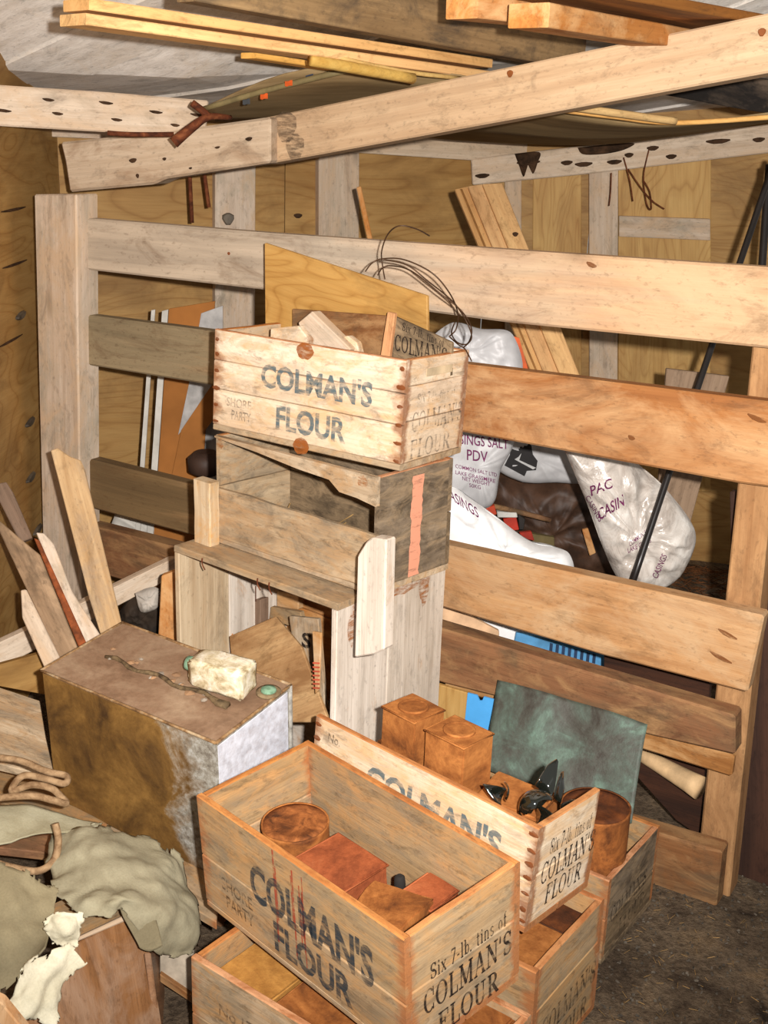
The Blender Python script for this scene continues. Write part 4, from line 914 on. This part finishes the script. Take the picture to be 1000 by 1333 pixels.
for i in range(7): prism('stripe', [(405.6, 862+i*5.5), (415.6, 863+i*5.5), (415.4, 865.2+i*5.5), (405.8, 864.2+i*5.5)] if False else [(407, 862+i*5.4), (416, 862.6+i*5.4), (415.8, 864.6+i*5.4), (407.2, 864+i*5.4)], kpl(k3, .0185), .001, plain('red_stripe', (206, 92, 66)), e, bev=0)
# ---------------------------------------------------------------- leaning planks at left
LEAN = P3(atY(0, 860, 2.52), atY(160, 860, 2.56), atY(80, 600, 2.80))
tag(prism('leaning_board', [(66, 586), (75, 583), (91, 594), (105, 599), (110, 610), (161, 822), (133, 832), (116, 778)], LEAN.off(-.03), .018, wood('worn_edge_board', (212, 180, 138), (170, 134, 94), blotch=(150, 132, 112), bl=(.55, .8)), axis=(0, 7)), 'tall worn board leaning behind the rusty can', 'board')
e = thing('rust_edged_board', 'weathered board with a rust red edge leaning left of the can', 'board', LEAN(108, 845))
prism('plank', [(47, 693), (57, 694), (70, 708), (78, 728), (94, 770), (134, 832), (110, 846), (94, 812)], LEAN.off(-.02), .016, GREY(), e, axis=(0, 7))
prism('rust_edge', [(44, 700), (51, 703), (113, 838), (103, 844)], LEAN.off(-.026), .01, plain('rust_red_paint', (156, 82, 42), .8, .2, .4, 40), e, axis=(1, 2))
tag(prism('dark_stick', [(-6, 630), (8, 627), (17, 641), (42, 700), (26, 706), (-6, 642)], LEAN.off(.02), .018, wood('dark_stick_wood', (136, 108, 86), (90, 70, 54)), axis=(1, 3)), 'dark stick leaning on the left wall above the others', 'stick')
tag(prism('hollow_board', [(-12, 668), (30, 704), (52, 722), (104, 850), (84, 872)], LEAN, .018, wood('hollow_board_wood', (172, 140, 106), (122, 94, 66), blotch=(92, 74, 56)), axis=(0, 4)), 'broad brown grey board leaning at the left edge', 'board')
tag(prism('pale_board', [(27, 768), (34, 767), (84, 868), (62, 878), (29, 804)], LEAN.off(-.035), .016, GREY(), axis=(1, 2)), 'short pale pointed board in front of the leaning planks', 'board')
RAIL = P3(atY(0, 850, 2.78), atY(226, 740, 3.0), atY(0, 700, 2.80))
tag(prism('low_rail', [(-12, 842), (35, 820), (232, 724), (232, 748), (140, 796), (35, 852), (-12, 878)], RAIL, .03, PALE(), axis=(0, 2)), 'pale rail rising behind the leaning planks to the stack', 'rail')
tag(prism('brown_upright', [(210, 750), (232, 742), (232, 850), (205, 850)], YP(2.7), .02, ORNG(), axis=(1, 2)), 'brown upright board beside the open crate', 'board')
tag(pillow('dark_bundle', [(150, 805), (168, 780), (196, 772), (216, 775), (216, 840), (160, 840)], YP(2.95), .05, plain('dark_canvas', (62, 50, 40), .8, .2, .5), wr=.02, wscale=14), 'dark cloth bundle under the rail behind the can', 'bundle')
tag(pillow('pale_rag', [(176, 772), (198, 764), (208, 770), (206, 790), (184, 796)], YP(2.88), .02, plain('pale_rag', (200, 190, 178), .9, .1, .2), wr=.01, wscale=20), 'pale rag over the dark bundle under the rail', 'rag')
tag(prism('grey_side_board', [(-20, 888), (52, 912), (60, 960), (72, 1012), (-20, 990)], P3(atY(-20, 990, 2.25), atY(72, 1000, 2.3), atY(0, 890, 2.5)), .02, CRG(), axis=(0, 1)), 'broad grey board leaning left of the can', 'board')
tag(prism('ochre_plank', [(-10, 868), (56, 850), (60, 905), (-10, 892)], YP(2.62), .02, PLYW(), axis=(0, 1)), 'ochre plank end behind the grey board at left', 'plank')
# planks the can rests on and rubbish beneath
for i, (pix, lab) in enumerate([([(-30, 985), (76, 1014), (140, 1072), (120, 1095), (-30, 1030)], 'brown plank lying under the rope at left'), ([(-30, 1032), (118, 1096), (150, 1120), (-30, 1100)], 'brown plank lying under the pale torn canvas'), ([(76, 1016), (142, 1070), (286, 1142), (282, 1200), (150, 1122)], 'reddish plank lying along the foot of the can')]):
    tag(prism('lying_plank', pix, ZP(.165-.006*i), .02, [CRB(), BROWN(), CRB()][i], axis=(0, 1)), lab, 'plank')
sb = Matrix.Translation(Vector((0, 0, 0)))
b0 = thing('can_support', 'low brown wooden box the rusty can stands on', 'box', (cO.x, cO.y, .005), R3(cb[3]))
for i in range(3): board('side_board', M4(R3(cb[3]) @ FR_SIDE, Vector((cO.x, cO.y, .004+i*.045))+R3(cb[3]) @ Vector((.03, .03+.012, 0))), cd[0]-.06, .043, .012, BROWN(), b0)
for x in (.03, cd[0]-.045): board('end_board', M4(R3(cb[3]) @ FR_END, Vector((cO.x, cO.y, .004))+R3(cb[3]) @ Vector((x, .045, 0))), cd[1]-.08, .13, .012, BROWN(), b0)
board('top_board', M4(R3(cb[3]), Vector((cO.x, cO.y, .139))+R3(cb[3]) @ Vector((.03, .03, 0))), cd[0]-.06, cd[1]-.05, .012, BROWN(), b0)
# rope
ROPE = rusty('jute_rope', [(.3, (120, 92, 64)), (.6, (166, 136, 102))], 60, .9)
tag(tube('rope_coil', [atY(*q) for q in [(-15, 985, 2.12), (25, 990, 2.12), (60, 1004, 2.1), (86, 1010, 2.1), (84, 1020, 2.08), (60, 1014, 2.08), (30, 1010, 2.06), (15, 1030, 2.05), (40, 1022, 2.05), (66, 1026, 2.05), (80, 1038, 2.05), (86, 1046, 2.04), (70, 1042, 2.02), (40, 1036, 2.02), (-15, 1040, 2.0)]], 0.0072, ROPE, n=6), 'brown rope looped in loose coils left of the can', 'rope')
tag(tube('rope_end', [atY(*q) for q in [(72, 1072, 1.93), (76, 1095, 1.92), (70, 1120, 1.9), (48, 1134, 1.88), (10, 1128, 1.86), (-20, 1118, 1.86)]], 0.0072, ROPE, n=6), 'rope end showing through the hole in the canvas', 'rope')
# canvas
def cloth_mat(key, a, b_, rough=.9):
    t = NT(key, rough, .15); n1 = t.noise(t.coords((6, 6, 6)), 1, 5, .65, .4); n2 = t.noise(t.coords((260, 260, 260)), 1, 2, .6)
    col = t.ramp(n1, [(.32, b_), (.66, a)]); col = t.mix(.3, col, t.ramp(n2, [(.35, (.7, .7, .68, 1)), (.6, W1)]), 'MULTIPLY')
    MATS[key] = t.fin(col, n2, .3, .002); return MATS[key]
CANV = cloth_mat('olive_canvas', (166, 158, 132), (128, 118, 94)); CAND = cloth_mat('dark_canvas_cloth', (140, 128, 100), (108, 98, 76)); CANW = cloth_mat('white_scrap', (216, 208, 184), (184, 174, 146))
tag(patch('canvas_sheet', [[(60, 1078, 2.0), (110, 1066, 2.02), (165, 1076, 2.02), (212, 1088, 2.0), (240, 1110, 1.99)],
    [(50, 1122, 1.90), (105, 1104, 1.90), (165, 1104, 1.92), (222, 1122, 1.93), (256, 1156, 1.94)],
    [(58, 1150, 1.82), (110, 1150, 1.82), (160, 1148, 1.82), (228, 1164, 1.87), (267, 1192, 1.90)],
    [(88, 1182, 1.77), (125, 1176, 1.765), (170, 1168, 1.77), (226, 1200, 1.82), (264, 1236, 1.86)],
    [(108, 1196, 1.75), (140, 1192, 1.745), (166, 1196, 1.755), (204, 1244, 1.78), (232, 1252, 1.82)]], CANV, n=11, wr=.017, wscale=11, jag=.9), 'torn olive canvas sheet draped over the brown box', 'canvas')
tag(patch('canvas_fold', [[(150, 1172, 1.80), (176, 1168, 1.80), (200, 1180, 1.81)], [(160, 1196, 1.77), (182, 1200, 1.775), (206, 1204, 1.785)], [(182, 1234, 1.76), (196, 1240, 1.765), (212, 1232, 1.775)]], CAND, n=7, wr=.006, seed=21, jag=.7), 'dark inner fold of canvas hanging over the brown box', 'canvas')
tag(patch('dark_canvas', [[(-30, 1106, 1.77), (20, 1118, 1.77), (50, 1136, 1.76), (80, 1152, 1.76)], [(-30, 1180, 1.67), (15, 1190, 1.67), (44, 1196, 1.68), (70, 1192, 1.70)], [(-30, 1300, 1.56), (4, 1288, 1.57), (30, 1262, 1.60), (52, 1228, 1.63)]], CAND, n=12, wr=.012, wscale=10, seed=3, jag=.8), 'dark olive canvas flap at the lower left edge', 'canvas')
tag(patch('torn_canvas', [[(-20, 1044, 2.02), (40, 1042, 2.04), (90, 1060, 2.04), (134, 1070, 2.05)], [(-20, 1068, 1.95), (25, 1074, 1.97), (75, 1072, 2.0), (122, 1076, 2.02)], [(-20, 1100, 1.90), (10, 1096, 1.92), (40, 1086, 1.95), (90, 1080, 1.99)]], cloth_mat('pale_olive_canvas', (184, 178, 152), (146, 136, 108)), n=7, wr=.006, seed=5, jag=.8), 'pale frayed strip of torn canvas above the dark flap', 'canvas')
tag(patch('white_rag', [[(26, 1250, 1.62), (62, 1236, 1.62), (94, 1228, 1.64), (116, 1252, 1.64)], [(4, 1306, 1.56), (40, 1288, 1.58), (70, 1272, 1.6), (86, 1290, 1.61)], [(-30, 1350, 1.5), (14, 1345, 1.53), (48, 1330, 1.56), (78, 1352, 1.57)]], CANW, n=11, wr=.014, wscale=16, seed=8, jag=1.4), 'crumpled white rag hanging at the bottom left', 'rag')
tag(patch('white_scrap', [[(56, 1196, 1.66), (76, 1184, 1.67), (112, 1188, 1.68)], [(54, 1214, 1.65), (82, 1206, 1.655), (106, 1212, 1.67)], [(70, 1228, 1.65), (88, 1238, 1.655), (102, 1234, 1.66)]], CANW, n=10, wr=.012, wscale=24, seed=11, jag=1.3), 'small torn white scrap on the brown box', 'scrap')
# brown box under the canvas
BOXP = P3(atY(95, 1230, 1.74), atY(168, 1195, 1.84), atY(95, 1340, 1.66))
e = thing('brown_box', 'smooth reddish brown wooden box under the canvas', 'box', BOXP(140, 1345))
RB = wood('varnished_box_wood', (160, 116, 80), (120, 82, 54), blotch=(158, 128, 104), bl=(.5, .75), rough=.45)
prism('front_panel', [(40, 1290), (95, 1230), (168, 1194), (196, 1240), (214, 1350), (30, 1350)], BOXP, .02, RB, e, axis=(3, 4))
prism('edge_strip', [(88, 1231), (94, 1224), (166, 1190), (171, 1196)], BOXP.off(-.012), .014, GREY(), e, axis=(1, 2))
prism('lid_board', [(60, 1180), (150, 1140), (172, 1190), (92, 1226)], P3(atY(60, 1180, 1.86), atY(172, 1190, 1.86), atY(92, 1226, 1.755)), .015, CRB(), e, axis=(0, 1))
prism('side_panel', [(196, 1240), (213, 1236), (216, 1350), (210, 1350)], P3(atY(196, 1240, 1.80), atY(213, 1236, 1.95), atY(213, 1350, 1.8)), .012, RB, e)
e = thing('white_painted_box', 'corner of a white painted board with brown edge by the lowest crate', 'board', YP(1.84)(213, 1285))
prism('board', [(208, 1240), (252, 1226), (252, 1298), (208, 1268)], YP(1.86), .015, plain('old_white_paint', (202, 186, 164), .8, .2, .25), e); prism('lower_edge', [(208, 1268), (252, 1298), (252, 1308), (208, 1279)], YP(1.85), .02, BROWN(), e)
tag(prism('pink_plank_end', [(-20, 1296), (2, 1306), (34, 1345), (-20, 1345)], YP(1.42), .02, TANP()), 'pinkish plank end in the very corner at bottom left', 'plank')
# ---------------------------------------------------------------- leaning on the fence
g = P3(FP(-.03)(648, 885), FP(-.03)(843, 943), FP(-.13)(630, 995))
gr = [[(648, 885), (700, 898), (745, 912), (795, 926), (843, 943)], [(640, 932), (692, 946), (740, 960), (788, 974), (834, 992)], [(629, 1000), (680, 1020), (724, 1040), (775, 1060), (822, 1072)]]
tag(patch('copper_sheet', [[(x, y, g(x, y).y+.006*math.sin(x*.06)) for x, y in r] for r in gr], rusty('verdigris_copper', [(.28, (54, 46, 38)), (.42, (74, 74, 66)), (.54, (84, 96, 86)), (.66, (104, 128, 114)), (.76, (74, 66, 56))], 11, .6, .1, .5, .4, 55), n=6, wr=.003, jag=.0, seed=2, th=.002), 'green corroded copper sheet leaning on the lower fence', 'sheet')
e = tag(prism('blue_sheet', [(609, 902), (621, 905), (624, 912), (628, 912), (630, 907), (645, 911), (632, 1000), (600, 990)], FP(-.025), .004, plain('bright_blue', (84, 168, 232), .5, .3, .05), bev=0), 'bright blue plastic sheet with a notch behind the copper sheet', 'sheet')
tag(prism('yellow_board', [(560, 888), (611, 903), (606, 985), (560, 975)], FP(-.018), .012, PLYL(), axis=(1, 2)), 'yellow board end left of the blue sheet', 'board')
# ---------------------------------------------------------------- behind the fence
def bvh_of(o):
    me = o.data; return BVHTree.FromPolygons([o.matrix_world @ v.co for v in me.vertices], [tuple(p.vertices) for p in me.polygons])
def wm_set(o): o.matrix_world = o.matrix_world; return o
PLAS = NT('clear_poly', .25, .5); PLAS.b.inputs['Coat Weight'].default_value = .4
n1 = PLAS.noise(PLAS.coords((10, 10, 10)), 1, 5, .7, 1.5); PLAS = PLAS.fin(PLAS.ramp(n1, [(.3, (150, 138, 128)), (.5, (196, 186, 176)), (.7, (222, 216, 208))]), n1, .5, .01)
WHITEP = NT('white_poly', .45, .4); n1 = WHITEP.noise(WHITEP.coords((9, 9, 9)), 1, 4, .6, .5); WHITEP = WHITEP.fin(WHITEP.ramp(n1, [(.3, (226, 224, 222)), (.6, (244, 243, 242))]), n1, .3, .008)
GREYP = NT('grey_poly', .45, .4); n1 = GREYP.noise(GREYP.coords((9, 9, 9)), 1, 4, .6, .5); GREYP = GREYP.fin(GREYP.ramp(n1, [(.3, (168, 166, 166)), (.6, (190, 188, 188))]), n1, .3, .008)
PUR = plain('purple_print', (120, 44, 92), .6, .2, .25, 60)
def bag(name, label, pix, pl, th, mat, texts=(), cat='bag', **k):
    o = pillow(name, pix, pl, th, mat, **k); bv = BVHTree.FromPolygons([o.location+v.co for v in o.data.vertices], [tuple(p.vertices) for p in o.data.polygons])
    e = thing(name, label, cat, o.location); o.name = 'bag_body'; o.parent = e; o.matrix_parent_inverse = WM(e).inverted()
    for body, org, ex, ey, bold in texts: px_text(text_polys(body, bold), org, ex, ey, pl, PUR, e, bvh=bv, lift=.002)
    return e
bag('salt_sack', 'white salt sack printed PDV behind the fence', [(560, 520), (600, 530), (668, 548), (668, 580), (652, 612), (645, 650), (630, 662), (600, 655), (560, 650)], YP(2.98), .05, GREYP,
    [('ASINGS SALT', (590, 577), (72, 8), (0, -13), .01), ('PDV', (608, 599), (27, 3), (0, -14), .01), ('COMMON SALT LTD', (593, 609), (54, 12), (0, -5), .004), ('LAKE GRASSMERE', (593, 617), (52, 12), (0, -5), .004), ('NET WEIGHT', (602, 625), (36, 8), (0, -5), .004), ('50KG', (611, 634), (15, 3), (0, -5), .004)], wr=.008)
bag('white_sack', 'bright white plastic sack printed CASINGS bulging on the fence rail', [(550, 640), (588, 634), (612, 648), (645, 672), (690, 704), (722, 712), (742, 722), (746, 752), (720, 790), (640, 780), (550, 760)], YP(2.86), .05, WHITEP,
    [('CASINGS', (579, 645), (45, 30), (-3, -14), .012)], wr=.018, wscale=12, seed=4)
bag('casings_bag', 'crinkled clear plastic bag printed PAC CASIN hanging behind the fence', [(728, 570), (790, 575), (838, 610), (870, 640), (905, 692), (893, 738), (868, 764), (830, 770), (806, 755), (786, 715), (764, 655), (745, 610)], YP(2.78), .05, PLAS,
    [('PAC', (770, 646), (28, -11), (-2, -13), .012), ('CASIN', (780, 678), (33, -20), (-2, -15), .012), ('CASINGS', (762, 648), (18, 32), (5, -4), .006), ('COMMON SALT', (820, 712), (28, -22), (-1, -6), .005), ('LAKE GRASS', (818, 720), (30, -14), (-1, -6), .005), ('CASINGS', (856, 754), (13, -30), (-7, -4), .008)], wr=.022, wscale=11, seed=6, center=(825, 690))
bag('silver_bag', 'silver grey plastic bag on the slat right of the top crate', [(560, 440), (590, 420), (625, 428), (668, 436), (672, 500), (560, 510)], YP(2.9), .022, GREYP, wr=.016, seed=7)
e = bag('printed_sack', 'grey sack with black emblem between the salt sack and clear bag', [(640, 540), (740, 550), (772, 622), (720, 628), (676, 626), (640, 600)], YP(3.3), .03, GREYP, wr=.008, seed=9)
ePL = YP(3.3).off(-.032)
prism('emblem', [(663, 575), (690, 570), (694, 592), (700, 600), (698, 612), (686, 613), (683, 620), (657, 606), (664, 592)], ePL, .004, plain('emblem_black', (34, 30, 30), .6, .3), e, bev=0)
prism('emblem_arrow', [(670, 598), (675, 595), (679, 590), (676, 599), (698, 609), (694, 611)], ePL.off(-.003), .002, plain('emblem_white', (206, 204, 202)), e, bev=0)
tag(pillow('brown_tarp_heap', [(630, 600), (680, 612), (760, 612), (805, 660), (810, 740), (740, 765), (660, 760), (628, 680)], YP(3.5), .12, plain('brown_tarp', (84, 58, 42), .55, .35, .35), wr=.03, wscale=8, seed=12), 'heap of dark brown tarpaulin behind the sacks', 'tarpaulin')
e = thing('red_tin', 'small red and white tin on the ground behind the white sack', 'tin', YP(3.25)(660, 690))
prism('tin_body', [(655, 676), (672, 672), (676, 690), (660, 692)], YP(3.25), .04, plain('tin_red', (200, 56, 36), .5, .4), e); prism('white_band', [(647, 666), (673, 668), (674, 674), (648, 674)], YP(3.24), .05, plain('tin_white', (226, 222, 214), .5, .4), e); prism('dark_side', [(674, 668), (684, 676), (682, 690), (676, 690)], YP(3.26), .04, plain('tin_black', (40, 34, 30), .5, .4), e)
tag(prism('red_scrap', [(632, 662), (644, 658), (647, 670), (636, 672)], YP(3.2), .02, plain('scrap_red', (196, 70, 40), .6)), 'small orange red scrap left of the red tin', 'scrap')
tag(prism('red_dish', [(676, 694), (692, 692), (696, 704), (682, 702)], YP(3.22), .015, plain('lid_red', (186, 56, 40), .5)), 'flat red dish right of the red tin', 'dish')
tag(tube('garden_stick', [atY(622, 655, 3.2), atY(665, 664, 3.25), atY(716, 677, 3.3)], .008, BROWN(), n=3), 'brown stick lying across the litter behind the sacks', 'stick')
tag(prism('olive_carton', [(692, 695), (722, 700), (722, 716), (694, 712)], YP(3.35), .05, plain('olive_card', (120, 104, 66), .8)), 'small olive carton on the litter behind the fence', 'carton')
tag(prism('wood_peg', [(758, 690), (766, 688), (776, 720), (768, 724)], YP(3.3), .012, ORNG()), 'orange wooden peg leaning beside the clear bag', 'peg')
tag(tube('black_pole', [atY(1010, 205, 3.15), atY(915, 485, 2.85), atY(818, 775, 2.62)], .0085, plain('black_paint', (36, 30, 28), .35, .5), n=4), 'long slim black pole slanting behind the fence over the clear bag', 'pole')
tag(tube('black_bar', [atY(1002, 215, 3.3), atY(992, 350, 3.2), atY(985, 480, 3.1)], .011, plain('black_paint', (36, 30, 28)), n=3), 'black bar standing behind the fence at the right edge', 'bar')
tag(prism('brown_leaning_board', [(868, 480), (950, 490), (890, 715), (850, 735)], YP(3.0), .015, wood('leaning_dull', (150, 122, 94), (116, 90, 66)), axis=(1, 2)), 'dull brown board leaning behind the clear bag', 'board')
LB = P3(atY(600, 242, 3.45), atY(650, 238, 3.45), atY(740, 495, 3.0))
for i, (pix, lab) in enumerate([([(592, 246), (610, 242), (748, 580), (732, 580)], 'narrow grooved pine moulding, left of three leaning boards'), ([(609, 242), (630, 239), (768, 580), (747, 580)], 'yellow pine board, middle of three leaning behind the fence'), ([(628, 239), (654, 238), (792, 580), (767, 580)], 'yellow pine board with a nail hole, right of three leaning')]):
    e = thing('leaning_pine_board', lab, 'board', LB(pix[3][0], 580), group='pine boards leaning behind the fence'); prism('plank', pix, LB.off(-.012*i), .016, wood('pine_leaning', (214, 168, 104), (184, 132, 72), ring=.3), e, axis=(1, 2))
    if i == 0: prism('groove', [(599, 246), (602, 246), (738, 575), (735, 575)], LB.off(-.0005), .003, plain('groove_brown', (150, 104, 56)), e, bev=0)
    if i == 2: knot(e, 671, 305, LB.off(-.0245), .008, .008, 0, DARK(), 'nail_hole')
tag(prism('orange_sheet', [(662, 436), (676, 440), (696, 510), (662, 510)], YP(3.05), .004, plain('orange_plastic', (226, 96, 30), .5), bev=0), 'orange plastic sliver behind the silver bag', 'sheet')
tag(prism('thin_stick', [(464, 244), (470, 242), (585, 770), (575, 770)], YP(3.5), .012, ORNG(), axis=(1, 2)), 'thin brown stick leaning on the back wall stud', 'stick')
# cardboard
CB = plain('brown_cardboard', (172, 112, 58), .9, .1, .15, 5); CBW = plain('white_cardboard', (214, 208, 198), .9, .1, .12)
for i, (pix, y, m, lab) in enumerate([([(197, 404), (202, 403), (172, 845), (165, 845)], 3.46, CBW, 'white edged cardboard sheet, leftmost behind the fence'), ([(211, 405), (219, 403), (189, 848), (181, 848)], 3.44, CBW, 'second white edged cardboard sheet behind the fence'), ([(220, 402), (280, 392), (270, 520), (250, 850), (190, 848)], 3.47, CB, 'large brown cardboard sheet behind the left fence'), ([(262, 408), (290, 398), (290, 500), (232, 566), (246, 500)], 3.46, plain('grey_card', (188, 184, 180), .9, .1), 'grey white cardboard flap over the brown sheet'), ([(236, 560), (290, 480), (290, 530), (224, 618)], 3.44, CB, 'narrow brown cardboard strip below the grey flap')]):
    tag(prism('cardboard_sheet', pix, YP(y), .006, m, bev=0), lab, 'cardboard', 'cardboard behind the fence')
tag(prism('grey_sheet', [(236, 600), (290, 520), (300, 640), (236, 640)], YP(3.5), .01, plain('grey_sheet', (176, 172, 168)), bev=0), 'pale grey sheet low behind the fence left of the stack', 'sheet')
tag(lathe('rubber_boot_sole', [(.03, 0), (.05, .012), (.052, .05), (.03, .07)], plain('brown_rubber', (70, 50, 40), .6), Matrix.Translation(atY(268, 618, 3.3))), 'dark brown rounded lump on the fence plank left of the stack', 'lump')
tag(pillow('pale_litter_bag', [(150, 668), (200, 672), (240, 690), (240, 730), (150, 705)], YP(3.5), .02, CBW, wr=.01), 'pale bag glimpsed through the lower left fence gap', 'bag')
e = thing('blue_white_sack', 'white and blue sack seen through the gap above the fourth slat', 'sack', YP(2.75)(700, 880))
prism('white_part', [(620, 795), (700, 815), (700, 890), (620, 870)], YP(2.78), .03, WHITEP, e); prism('blue_part', [(672, 824), (790, 840), (786, 900), (660, 890)], YP(2.76), .012, plain('sack_blue', (96, 160, 208), .5), e)
for i in range(8): prism('printed_mark', [(716+i*8, 837+i*2), (720+i*8, 838+i*2), (719+i*8, 850+i*2), (715+i*8, 849+i*2)], YP(2.758), .001, plain('mark_navy', (40, 60, 90)), e, bev=0)
tag(prism('peach_board', [(560, 786), (600, 796), (650, 822), (650, 850), (560, 840)], YP(2.72), .015, plain('peach', (226, 184, 144), .8), axis=(0, 1)), 'peach coloured board between the third and fourth slat', 'board')
pr = [atY(770, 950, 2.62), atY(840, 985, 2.5), atY(912, 1026, 2.38)]
o = thing('paper_roll', 'cream paper roll flaring towards the right fence post', 'roll', pr[0])
tube('roll', pr, .03, plain('cream_paper', (226, 188, 140), .7), o, n=4, seg=20, rfun=lambda t: .006+.022*t)
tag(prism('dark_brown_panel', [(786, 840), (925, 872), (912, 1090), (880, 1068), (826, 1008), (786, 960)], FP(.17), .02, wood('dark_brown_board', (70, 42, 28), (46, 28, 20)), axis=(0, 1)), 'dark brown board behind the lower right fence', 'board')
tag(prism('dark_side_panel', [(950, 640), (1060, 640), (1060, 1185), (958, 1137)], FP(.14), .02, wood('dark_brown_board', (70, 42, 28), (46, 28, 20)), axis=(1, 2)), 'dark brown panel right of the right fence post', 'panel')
